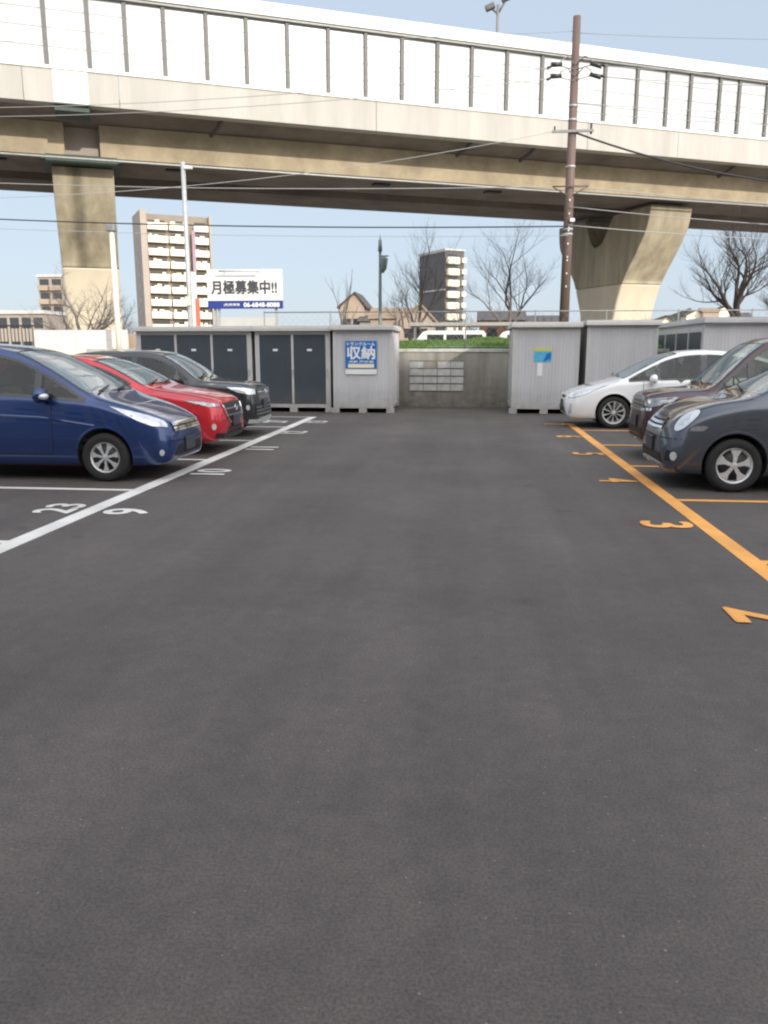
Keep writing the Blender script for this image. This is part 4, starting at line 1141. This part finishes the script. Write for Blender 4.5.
b = MB(); extr(b, [(D0-.12, 16.04), (D0-.12, 16.135), (D0+.28, 16.135), (D0+.28, 16.04)], S0, S1); b.build('beam_shadow_gap', M['grey_post'], vd)
b = MB()
for a, c in ((S0, -1.55), (-.02, S1)):
    extr(b, [(D0+2.5, 10.28), (D0+2.38, 11.66), (D0+6.5, 11.62), (D0+6.5, 10.28)], a, c)
b.build('girder', M['girder'], vd)
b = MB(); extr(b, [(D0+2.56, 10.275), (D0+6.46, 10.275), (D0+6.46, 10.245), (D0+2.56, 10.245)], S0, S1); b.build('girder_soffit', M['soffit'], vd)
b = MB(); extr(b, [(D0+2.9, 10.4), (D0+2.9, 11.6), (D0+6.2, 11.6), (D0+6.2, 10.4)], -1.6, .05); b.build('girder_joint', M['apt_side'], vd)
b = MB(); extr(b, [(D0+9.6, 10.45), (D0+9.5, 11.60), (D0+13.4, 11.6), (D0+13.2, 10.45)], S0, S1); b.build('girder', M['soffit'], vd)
b = MB(); b.tube([V(s, D0+2.45, 10.18) for s in (-40, 0, 30, 80)], .05, 6); b.tube([V(s, D0+6.9, 10.40) for s in (-40, 0, 30, 80)], .07, 6); b.build('drain_pipe', M['galv'], vd)
for s in (5.3, 17.7, 21.3, 34, 46):
    b = MB(); b.tube([V(s, D0+.62, 11.86), V(s-.12, D0+1.0, 11.62), V(s-.42, D0+1.5, 11.36)], .095, 8); b.build('downpipe', M['cabin'], vd)
b = MB(); extr(b, [(D0-.01, 11.86), (D0-.01, 13.1), (D0-.03, 13.1), (D0-.03, 11.86)], -1.72, -.35); b.build('joint_cover', mat('bright_joint_sheet', (.86, .87, .86), .5), vd)
b = MB(); extr(b, [(D0+.2, 11.6), (D0+.2, 11.82), (D0+1.2, 11.8), (D0+1.2, 11.5)], -1.75, -.35); b.build('drain_box', M['green'], vd)
b = MB()
for sc in (0,):
    extr(b, [(D0+2.7, 10.05), (D0+2.7, 10.24), (D0+5.5, 10.24), (D0+5.5, 10.05)], -2.6, .85)
    extr(b, [(D0+2.52, 10.0), (D0+2.52, 10.34), (D0+2.46, 10.30), (D0+2.46, 10.06)], -2.4, .7)
b.build('bearing_cover', M['green'], vd)
for s in (-4.6, 3.4, 14, 20.5):
    b = MB(); extr(b, [(D0+3.6, 10.235), (D0+4.1, 10.235), (D0+4.1, 10.16), (D0+3.6, 10.16)], s-.45, s+.45); b.build('soffit_box', M['black'], vd)
near = [(46.35, 0), (45.95, 2.0), (45.72, 3.45), (45.35, 4.7), (44.9, 5.76), (44.35, 6.55), (43.81, 7.21), (43.35, 7.8), (43.02, 8.25), (42.7, 8.8), (42.54, 9.3), (42.4, 10.02)]
far_ = [(46.3, 10.02), (46.55, 9.6), (47.3, 8.57), (47.75, 8.32), (48.2, 8.27), (48.6, 8.5), (49.12, 9.31), (49.5, 10.1), (52.9, 10.1), (52.9, 9.6), (52.68, 8.61), (52.0, 7.79), (51.3, 7.0), (50.6, 6.15), (50.1, 5.0), (49.75, 4.2), (49.6, 3.6), (49.45, 2), (49.4, 0)]
def stained():
    m = M['pier_top'].copy(); nt = m.node_tree; b = nt.nodes['Principled BSDF']; src = b.inputs['Base Color'].links[0].from_socket
    tc = nt.nodes.new('ShaderNodeTexCoord'); nz = nt.nodes.new('ShaderNodeTexNoise'); nz.inputs['Scale'].default_value = .8
    nt.links.new(tc.outputs['Object'], nz.inputs['Vector'])
    d = nt.nodes.new('ShaderNodeVectorMath'); d.operation = 'DOT_PRODUCT'; d.inputs[1].default_value = tuple(U)
    nt.links.new(tc.outputs['Object'], d.inputs[0])
    a = nt.nodes.new('ShaderNodeMath'); a.operation = 'MULTIPLY_ADD'; a.inputs[1].default_value = .5; nt.links.new(nz.outputs['Fac'], a.inputs[0]); nt.links.new(d.outputs['Value'], a.inputs[2])
    r_ = nt.nodes.new('ShaderNodeValToRGB'); e = r_.color_ramp.elements
    mr = nt.nodes.new('ShaderNodeMapRange'); mr.inputs['From Min'].default_value = -1.4; mr.inputs['From Max'].default_value = 1.6
    nt.links.new(a.outputs[0], mr.inputs['Value']); nt.links.new(mr.outputs[0], r_.inputs['Fac'])
    e[0].position = .28; e[0].color = (1, 1, 1, 1); e[1].position = .40; e[1].color = (.42, .40, .38, 1)
    for p_, c_ in ((.47, .45), (.56, 1.0)):
        q = e.new(p_); q.color = (c_, c_, c_, 1)
    x = nt.nodes.new('ShaderNodeMix'); x.data_type = 'RGBA'; x.blend_type = 'MULTIPLY'; x.inputs['Factor'].default_value = .8
    nt.links.new(src, x.inputs['A']); nt.links.new(r_.outputs['Color'], x.inputs['B']); nt.links.new(x.outputs['Result'], b.inputs['Base Color'])
    return m
M['pier_stained'] = stained()
def pier(s0, s1, label):
    b = MB(); b.idx = 0
    prof = near+far_
    # lower painted part and upper weathered part
    zc = 5.72
    nr = catmull(near, 4); fa = catmull(far_[:8], 3) + catmull(far_[8:], 4)
    def cutx(line):
        for p_, q_ in zip(line[:-1], line[1:]):
            if (p_[1]-zc)*(q_[1]-zc) <= 0 and abs(p_[1]-q_[1]) > 1e-6: return p_[0]+(q_[0]-p_[0])*(zc-p_[1])/(q_[1]-p_[1])
    xn, xf = cutx(nr), cutx(fa[25:])
    low = [p_ for p_ in nr if p_[1] < zc-.02] + [(xn, zc), (xf, zc)] + [p_ for p_ in fa if p_[1] < zc-.02]
    up = [(xn, zc+.004)] + [p_ for p_ in nr if p_[1] > zc+.02] + [p_ for p_ in fa if p_[1] > zc+.02] + [(xf, zc+.004)]
    t = thing('viaduct_pier', label, 'pier', (0, 0, 0), 0, 'viaduct piers')
    c = V((s0+s1)/2, 47.5, 0); t.location = c
    b = MB(); b.prism(low, s0, s1, lambda a, z, q: V(q, a, z)-c); o1 = b.build('pier_column', M['pier_low'], t)
    b = MB(); b.prism(up, s0, s1, lambda a, z, q: V(q, a, z)-c); o2 = b.build('pier_head', M['pier_stained' if s1 < 5 and s0 > -5 else 'pier_top'], t)
    b = MB(); b.prism([(43.0, 10.024), (43.0, 10.24), (45.6, 10.24), (45.6, 10.024)], s0+.5, s1-.5, lambda a, z, q: V(q, a, z)-c)
    b.prism([(50, 10.104), (50, 10.44), (52, 10.44), (52, 10.104)], s0+.5, s1-.5, lambda a, z, q: V(q, a, z)-c); b.build('bearing', M['grey_post'], t)
    for o in (o1, o2):
        o.data.polygons.foreach_set('use_smooth', [True]*len(o.data.polygons)); o.data.set_sharp_from_angle(angle=R(30))
        md = o.modifiers.new('bevel', 'BEVEL'); md.width = .10; md.segments = 2; md.limit_method = 'ANGLE'; md.angle_limit = R(60)
    return t
pier(-2.22, .52, 'flared viaduct pier on the left with a dark drip stain')
pier(30.66, 33.6, 'forked viaduct pier on the right behind the brown utility pole')
pier(-36, -33, 'viaduct pier far to the left beyond the railing')
# drip stain on the left pier
# lamp on the viaduct
c = V(22.1, 46, 12.25)
t = thing('expressway_lamp', 'lamp post with two dark heads standing on the expressway', 'street lamp', c)
H = 8.75
b = MB(); b.tube([(0, 0, 0), (0, 0, H)], [.12, .08], 8); b.build('post', M['grey_post'], t)
for sx in (-1, 1):
    b = MB(); b.tube([(0, 0, H-.5), (sx*.4, 0, H+.0+.15*sx)], .06, 6); b.box((sx*.45, 0, H+.1+.22*sx), (.55, .35, .3), rot=Matrix.Rotation(R(-22), 4, 'Y'), bev=.05); b.build('lamp_head', M['dark_post'], t)

# ------------------------------------------------------------------ buildings beyond
def apt_left():
    t = thing('apartment_block', 'tall apartment block with bright cream balconies behind the steel pole', 'building', (-74.3, 204, 0), R(31), 'apartment blocks in the distance')
    W_, Dp, H_ = 15.4, 11, 34.6; a = -7.6; 
    b = MB(); b.b2(a, a+W_, 0, Dp, 0, H_); b.build('facade', M['apt_wall'], t)
    b = MB(); b.b2(a-1.5, a-.005, -1.9, Dp, 0, H_+.6); b.b2(a+W_+.005, a+W_+.6, -1.7, Dp, 0, H_); b.build('side_tower', M['apt_side'], t)
    cols = [(a+.2, a+5.1), (a+5.5, a+10.1), (a+11.6, a+15.2)]
    fl = 3.05; ra = random.Random(2)
    for f in range(12):
        z = .3+f*fl
        if z+2 > H_: break
        for (x0, x1) in cols:
            p_ = MB(); p_.b2(x0, x1, -1.6, -1.45, z, z+1.6); p_.b2(x0, x1, -1.45, -.005, z-.0, z+.15)
            q_ = x0+.3
            while q_ < x1-1.0:
                w3 = ra.uniform(.5, 1.3)
                if ra.random() < .55: p_.b2(q_, q_+w3, -1.32, -1.25, z+1.3, z+ra.uniform(1.8, 2.3))
                q_ += w3+ra.uniform(.1, .8)
            bo = p_.build('balcony', M['apt_white'], t)
            w_ = MB(); w_.b2(x0+.4, x1-.4, -.03, -.004, z+.3, z+2.4); w_.build('window', M['win'], bo)
        for wx in (a-4, a-2.2): pass
    for f in range(11):
        b = MB(); b.b2(a-1.54, a-1.495, 2.5, 4.2, 1.3+f*fl, 2.6+f*fl); b.build('window', M['win'], t)
    b = MB(); b.b2(a+10.2, a+11.5, -1.9, -.01, 0, 21); b.build('stair_screen', M['store_beige'], t)
    b = MB(); b.b2(a+10.9, a+11.7, -1.95, -1.7, 21, 31); b.build('mauve_panel', M['mauve'], t)
    b = MB(); b.b2(a+11.0, a+12.1, -1.97, -1.72, 6, 14.5); b.build('red_panel', M['red'], t)
apt_left()
def apt_mid():
    t = thing('apartment_block', 'dark narrow tower block with white stacked balconies behind the wall', 'building', (-7.9, 240, 0), R(33), 'apartment blocks in the distance')
    # local x to the right along the bright balcony face, left face runs back
    H_ = 29.6; fl = 3.15
    b = MB(); b.b2(-.3, 6.0, 0, 15, 0, H_); b.build('tower', M['apt_dark'], t)
    b = MB()
    for z in (H_-.05, 18.8, 9.4): b.b2(-.5, -.302, 0, 15, z-.25, z+.2)
    b.b2(-.6, 6.3, -.3, 15.3, H_+.02, H_+.5); b.build('string_course', M['concrete_light'], t)
    for f in range(9):
        z = .6+f*fl
        b = MB()
        b.b2(-.1, 3.9, -1.5, -.01, z, z+1.95, bev=.35); bo = b.build('balcony', M['apt_white'], t)
        b = MB(); b.b2(5.0, 6.4, -.9, -.01, z+.5, z+1.9, bev=.1); b.build('balcony', M['apt_white'], t)
        b = MB(); b.b2(.4, 3.7, -.05, -.012, z+1.75, z+2.9); b.build('window', M['win'], t)
apt_mid()
def block(label, x, y, w, d, h, floors, wall, rz=0, cols=4, grp='apartment blocks in the distance', bal=None):
    t = thing('apartment_block', label, 'building', (x, y, 0), rz, grp)
    b = MB(); b.b2(-w/2, w/2, 0, d, 0, h); b.build('facade', wall, t)
    b = MB(); b.b2(-w/2-.2, w/2+.2, -.3, d+.2, h+.005, h+.5); b.build('roof', M['store_beige'], t)
    fl = h/floors; cw = w/cols
    for f in range(floors):
        for c in range(cols):
            x0 = -w/2+c*cw+cw*.12; x1 = x0+cw*.76
            b = MB(); b.b2(x0, x1, -.02, -.004, f*fl+fl*.4, f*fl+fl*.85); wd = b.build('window', M['win'], t)
            if bal:
                b = MB(); b.b2(x0-.1, x1+.1, -.9, -.03, f*fl+.02, f*fl+fl*.38); b.build('balcony', bal, t)
    return t
block('small tan apartment block with dark windows left of the left pier', -85.3, 160, 5.2, 8, 16.1, 6, M['apt_side'], cols=2, bal=M['tan'])
block('low pale block low on the skyline at the far left', -68, 110, 16, 8, 6.6, 2, M['apt_side'], cols=9)
block('low pale block just left of the small tan apartments', -108, 175, 22, 8, 7.5, 3, M['apt_side'], cols=6, bal=M['apt_white'])

def house(label, x, y, w, d, h, rh, wall, roof, rz=0, side=False):
    t = thing('house', label, 'house', (x, y, 0), rz, 'houses beyond the wall')
    b = MB(); b.b2(-w/2, w/2, 0, d, 0, h)
    if not side: b.prism([(-w/2, h+.003), (w/2, h+.003), (w*.12, h+rh)], 0.001, d-.001, lambda a, z, q: (a, q, z))
    b.build('wall', wall, t)
    b = MB()
    if not side:
        b.prism([(-w/2-.35, h-.2), (w*.12, h+rh+.02), (w*.12, h+rh+.22), (-w/2-.35, h+.02)], -.3, d+.3, lambda a, z, q: (a, q, z))
        b.prism([(w/2+.35, h-.2), (w*.12+.003, h+rh+.02), (w*.12+.003, h+rh+.22), (w/2+.35, h+.02)], -.3, d+.3, lambda a, z, q: (a, q, z))
    else:
        b.prism([(-.4, h+.0), (d/2, h+rh), (d+.4, h)], -w/2-.3, w/2+.3, lambda a, z, q: (q, a, z))
    b.build('roof', roof, t)
    for i, (wx, wz) in enumerate(((-w*.22, h*.72), (w*.2, h*.72), (-w*.22, h*.35), (w*.2, h*.35))):
        b = MB(); b.b2(wx-.5, wx+.5, -.03, -.004, wz-.5, wz+.5); b.build('window', M['win'], t)
    return t
house('tan gabled house with a steep dark roof left of the green lamp post', -14.7, 100, 3.0, 7, 6.8, 1.6, M['tan'], M['roof'])
house('low house with a dark roof beside the tan gabled house', -11.7, 98, 3.6, 5, 5.0, .8, M['apt_side'], M['roof'], side=True)
house('brown-roofed house right of the green lamp post', -9.0, 90, 4.4, 6, 5.0, 1.3, M['tan'], M['brownroof'], side=True)
house('pale house with a brown gable left of the dark tower', -6.0, 88, 3.6, 6, 4.7, 1.6, M['tan'], M['brownroof'])
house('pale house low behind the bare trees at centre right', 8.5, 110, 6, 6, 5.2, 1.0, M['apt_white'], M['roof'], side=True)
house('red-brown house half hidden behind the right storage unit', 3.0, 85, 4.5, 6, 4.6, 1.0, mat('red_brown_render', (.22, .10, .07), .85, var=.2, scale=1), M['roof'], side=True)
rh_ = random.Random(11)
hl = ['leftmost hillside house with a pale sunlit wall', 'second hillside house from the left, tan walled', 'third hillside house from the left with a dark roof', 'fourth hillside house from the left, cream walled', 'fifth hillside house from the left, highest on the hill', 'rightmost hillside house behind the dark bare tree']
for i, (x, z) in enumerate(((49, 9.5), (53, 9.0), (56.5, 11.5), (60, 12.2), (64, 12.6), (68, 11.0))):
    o = house(hl[i], x, 218+rh_.uniform(-3, 3), rh_.uniform(3.4, 4.4), 6, z-1.2, 1.2, M['tan'] if i % 2 else M['apt_white'], M['roof'] if i % 3 else M['brownroof'], side=bool(i % 2))
hb = MB(); N_ = 60
rowz = [[hb.bm.verts.new((40+i*2.2, y, zf*(7.5+2.2*math.sin(i*.23)+1.1*math.sin(i*.9)+.6*math.sin(i*2.3)))) for i in range(N_)] for y, zf in ((222, 0), (226, .75), (236, 1.18), (280, 1.0))]
for r_ in range(3):
    for i in range(N_-1): hb.bm.faces.new((rowz[r_][i], rowz[r_][i+1], rowz[r_+1][i+1], rowz[r_+1][i]))
tag(hb.build('hill', M['hill']), kind='structure')
# far wooded strip hiding the horizon
hb = MB(); rowz = []
rg = random.Random(5)
tops = [5.5+rg.uniform(-1.2, 1.6) for _ in range(260)]
A = [hb.bm.verts.new((-520+i*4, 330, 0)) for i in range(260)]; B_ = [hb.bm.verts.new((-520+i*4, 334, tops[i])) for i in range(260)]; C_ = [hb.bm.verts.new((-520+i*4, 352, 0)) for i in range(260)]
for i in range(259):
    hb.bm.faces.new((A[i], A[i+1], B_[i+1], B_[i])); hb.bm.faces.new((B_[i], B_[i+1], C_[i+1], C_[i]))
tag(hb.build('distant_woodland', mat('distant_woodland', (.10, .10, .095), .95, var=.5, scale=.15)), kind='structure')
# flat-roofed shelter and white vans behind the bank
t = thing('shelter', 'long flat-roofed white shelter behind the grass bank', 'shelter', (1.6, 62, 0))
b = MB(); b.b2(-6.2, 6.5, -2, 2, 3.35, 3.6); b.build('roof', M['concrete_light'], t)
for x in (-5.8, -2, 2, 6): 
    b = MB(); b.b2(x-.08, x+.08, -1.8, -1.64, 0, 3.345); b.build('post', M['grey_post'], t)
def van(label, x, y):
    t = thing('parked_van', label, 'van', (x, y, .68), 0, 'white vans behind the bank')
    pr = [(-2.4, .35), (-2.4, 1.1), (-2.0, 1.25), (-1.35, 2.0), (-1.1, 2.08), (2.25, 2.08), (2.4, 1.9), (2.4, .35)]
    b = MB(); b.prism(pr, -.85, .85, lambda a, z, q: (a, q, z)); b.build('body', M['sign_white'], t, smooth=30)
    for (x0, x1) in ((-1.1, -.1), (.05, 1.1), (1.25, 2.2)):
        b = MB(); b.b2(x0, x1, -.858, -.852, 1.3, 1.85); b.build('side_window', M['win'], t)
    b = MB(); b.quad((-2.01, -.75, 1.27), (-2.01, .75, 1.27), (-1.40, .72, 1.97), (-1.40, -.72, 1.97)); b.build('windscreen', M['win'], t)
    for wx in (-1.6, 1.5):
        for wy in (-.8, .8):
            b = MB(); b.lathe([(.0, -.1), (.3, -.1), (.33, -.07), (.33, .07), (.3, .1), (0, .1)], (wx, wy, .33), 'Y', 20); b.build('wheel', M['rubber'], t)
van('white van behind the grass bank, nearer the dark tower', -1.6, 50)
van('white van behind the grass bank, right of the other van', 3.2, 51)

# green park lamp
t = thing('park_lamp', 'grey-green park lamp post with an arm lantern standing beyond the wall', 'street lamp', (-6.75, 60, 0))
b = MB(); b.tube([(0, 0, 0), (0, 0, 8.6)], [.16, .10], 8); b.build('post', M['lampgreen'], t)
b = MB(); b.tube([(0, 0, 8.6), (0, 0, 9.4)], [.16, .12], 8); b.tube([(0, 0, 9.4), (0, 0, 9.75)], [.05, .02], 6); b.build('finial', M['lampgreen'], t)
b = MB(); b.tube([(.18, 0, 7.1), (.25, 0, 7.4), (.25, 0, 8.1), (.25, 0, 8.25)], [.08, .22, .33, .05], 8); b.tube([(-.1, 0, 8.28), (.62, 0, 8.28)], .05, 6); b.build('lantern', M['lampgreen'], t)

# ------------------------------------------------------------------ bare trees
def tree(label, x, y, z, h, spread, m, seed, r0=.16, levels=5, lean=0, low=.25, up=.35, kids=3, n0=None):
    rg = random.Random(seed)
    t = thing('bare_tree', label, 'tree', (x, y, z), 0, 'bare winter trees beyond the wall')
    tr = MB(); tw = MB()
    def grow(p, d, ln, r, lv, first=False):
        mb = tr if lv <= 1 else tw
        n = 4 if lv < 3 else 3; pts = [p.copy()]; rads = [r]; q = p.copy(); dd = d.copy()
        for i in range(n):
            dd = (dd + Vector((rg.gauss(0, .16 if lv else .06), rg.gauss(0, .16 if lv else .06), rg.gauss(0, .10)+(.05 if lv > 0 else .0)))).normalized()
            q = q + dd*(ln/n); pts.append(q.copy()); rads.append(r*(1-.5*(i+1)/n))
        mb.tube(pts, rads, 7 if lv == 0 else (5 if lv < 3 else 3), cap=False)
        if lv >= levels: return
        nk = kids+(1 if rg.random() < .45 else 0) if lv > 0 else kids+2
        for k in range(nk):
            i = rg.uniform(low if lv == 0 else .25, 1.0); j = min(n-1, int(i*n)); fpt = pts[j].lerp(pts[j+1], i*n-j)
            ang = rg.uniform(0, 6.283); tilt = rg.uniform(.45, .95)
            ax = dd.cross(Vector((math.cos(ang), math.sin(ang), .2))).normalized()
            nd = (Matrix.Rotation(tilt, 3, ax) @ dd); nd.x *= spread; nd.y *= spread; nd.z += up; nd.normalize()
            grow(fpt, nd, ln*rg.uniform(.52, .78), rads[j]*(rg.uniform(.62, .85) if lv == 0 else rg.uniform(.38, .58)), lv+1)
        grow(q, (dd+Vector((rg.gauss(0, .2), rg.gauss(0, .2), .1))).normalized(), ln*.66, rads[-1]*.95, lv+1)
    grow(Vector((0, 0, 0)), Vector((lean, 0, 1)).normalized(), h*.34, r0, 0)
    tr.build('trunk', m, t); tw.build('twigs', m, t)
    return t
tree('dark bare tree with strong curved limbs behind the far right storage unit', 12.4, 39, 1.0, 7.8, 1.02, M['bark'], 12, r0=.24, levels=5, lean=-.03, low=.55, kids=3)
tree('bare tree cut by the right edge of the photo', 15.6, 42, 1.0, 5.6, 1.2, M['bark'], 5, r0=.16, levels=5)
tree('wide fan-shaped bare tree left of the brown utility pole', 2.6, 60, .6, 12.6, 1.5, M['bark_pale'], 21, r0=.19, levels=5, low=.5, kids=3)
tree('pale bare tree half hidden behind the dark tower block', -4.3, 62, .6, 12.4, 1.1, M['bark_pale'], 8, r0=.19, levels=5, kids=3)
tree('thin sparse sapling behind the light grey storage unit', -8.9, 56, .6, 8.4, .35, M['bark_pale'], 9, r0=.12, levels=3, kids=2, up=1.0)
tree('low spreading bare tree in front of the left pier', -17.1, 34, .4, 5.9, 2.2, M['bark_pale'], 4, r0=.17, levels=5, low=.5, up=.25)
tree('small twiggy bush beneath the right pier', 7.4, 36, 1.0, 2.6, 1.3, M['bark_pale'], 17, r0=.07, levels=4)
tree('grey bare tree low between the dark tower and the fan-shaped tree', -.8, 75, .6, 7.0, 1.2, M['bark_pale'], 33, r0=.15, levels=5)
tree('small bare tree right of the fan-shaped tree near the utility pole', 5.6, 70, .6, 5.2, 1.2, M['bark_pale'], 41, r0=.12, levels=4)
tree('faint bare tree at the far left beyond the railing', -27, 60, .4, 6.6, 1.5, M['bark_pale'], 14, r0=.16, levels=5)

# ------------------------------------------------------------------ building behind the camera (shades the lot)
t = thing('apartment_block', 'long apartment block standing behind the photographer', 'building', (8, -46, 0), 0, 'apartment blocks in the distance')
b = MB(); b.b2(-40, 60, 0, 14, 0, 26.5); b.build('facade', M['apt_white'], t)
b = MB()
for f in range(8):
    for c in range(24): b.b2(-38+c*4, -35.6+c*4, 14.004, 14.03, 1+f*3.1, 2.7+f*3.1)
b.build('window', M['win'], t)
b = MB()
for f in range(8): b.b2(-39, 59, 14.04, 15.0, f*3.1+.2, f*3.1+.9)
b.build('balcony', M['apt_white'], t)

# ------------------------------------------------------------------ sky, sun, camera
EL = R(20); AZ = math.atan2(.6, -.8)      # measured from +Y towards +X
w = bpy.data.worlds.new('World'); scn.world = w; w.use_nodes = True; nt = w.node_tree
bg = nt.nodes['Background']; sky = nt.nodes.new('ShaderNodeTexSky'); sky.sky_type = 'NISHITA'; sky.sun_disc = False
sky.sun_elevation = EL; sky.sun_rotation = AZ; sky.air_density = 1.0; sky.dust_density = 1.2; sky.ozone_density = 1.6; sky.altitude = 0
hz = nt.nodes.new('ShaderNodeMix'); hz.data_type = 'RGBA'; hz.inputs['Factor'].default_value = .80   # thin bright haze over the clear sky
hz.inputs['B'].default_value = (4.4, 5.1, 6.0, 1)
nt.links.new(sky.outputs[0], hz.inputs['A']); 
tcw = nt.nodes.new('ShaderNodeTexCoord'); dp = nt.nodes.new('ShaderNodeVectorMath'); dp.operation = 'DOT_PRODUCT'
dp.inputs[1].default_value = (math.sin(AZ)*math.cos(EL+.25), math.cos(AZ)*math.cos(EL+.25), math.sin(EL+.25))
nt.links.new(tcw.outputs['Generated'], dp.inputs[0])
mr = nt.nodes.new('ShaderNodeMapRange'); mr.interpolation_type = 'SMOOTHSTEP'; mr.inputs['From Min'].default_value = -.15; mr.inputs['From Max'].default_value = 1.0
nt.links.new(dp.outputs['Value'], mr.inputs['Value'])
gl = nt.nodes.new('ShaderNodeMix'); gl.data_type = 'RGBA'; gl.inputs['A'].default_value = (0, 0, 0, 1); gl.inputs['B'].default_value = (12, 11.4, 10.8, 1)   # broad glow added to the sky round the sun, fills the shade
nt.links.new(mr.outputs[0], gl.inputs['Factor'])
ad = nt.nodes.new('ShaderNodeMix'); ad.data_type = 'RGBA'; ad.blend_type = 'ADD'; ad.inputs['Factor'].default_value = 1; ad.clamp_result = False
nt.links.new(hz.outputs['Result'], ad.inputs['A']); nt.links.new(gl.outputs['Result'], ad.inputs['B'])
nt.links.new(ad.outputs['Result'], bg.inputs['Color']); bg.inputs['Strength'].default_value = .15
sd = Vector((math.sin(AZ)*math.cos(EL), math.cos(AZ)*math.cos(EL), math.sin(EL)))
ld = bpy.data.lights.new('sun', 'SUN'); ld.energy = 3.5; ld.angle = R(.5); ld.color = (1, .92, .80)
lo_ = bpy.data.objects.new('sun', ld); COL.objects.link(lo_); lo_.rotation_euler = sd.to_track_quat('Z', 'Y').to_euler(); lo_.location = (20, -20, 30)

cd = bpy.data.cameras.new('camera'); cam = bpy.data.objects.new('camera', cd); COL.objects.link(cam); scn.camera = cam
cam.location = (0, 0, 1.62); cam.rotation_euler = (R(90-11.4476), 0, R(6.1534))
cd.sensor_fit = 'VERTICAL'; cd.sensor_height = 24; cd.lens = 800/1024*24; cd.clip_end = 3000; cd.clip_start = .05
scn.view_settings.view_transform = 'Standard'; scn.view_settings.look = 'None'; scn.view_settings.exposure = 0
scn.cycles.filter_width = 2.2
scn.cycles.max_bounces = 8; scn.cycles.transparent_max_bounces = 12
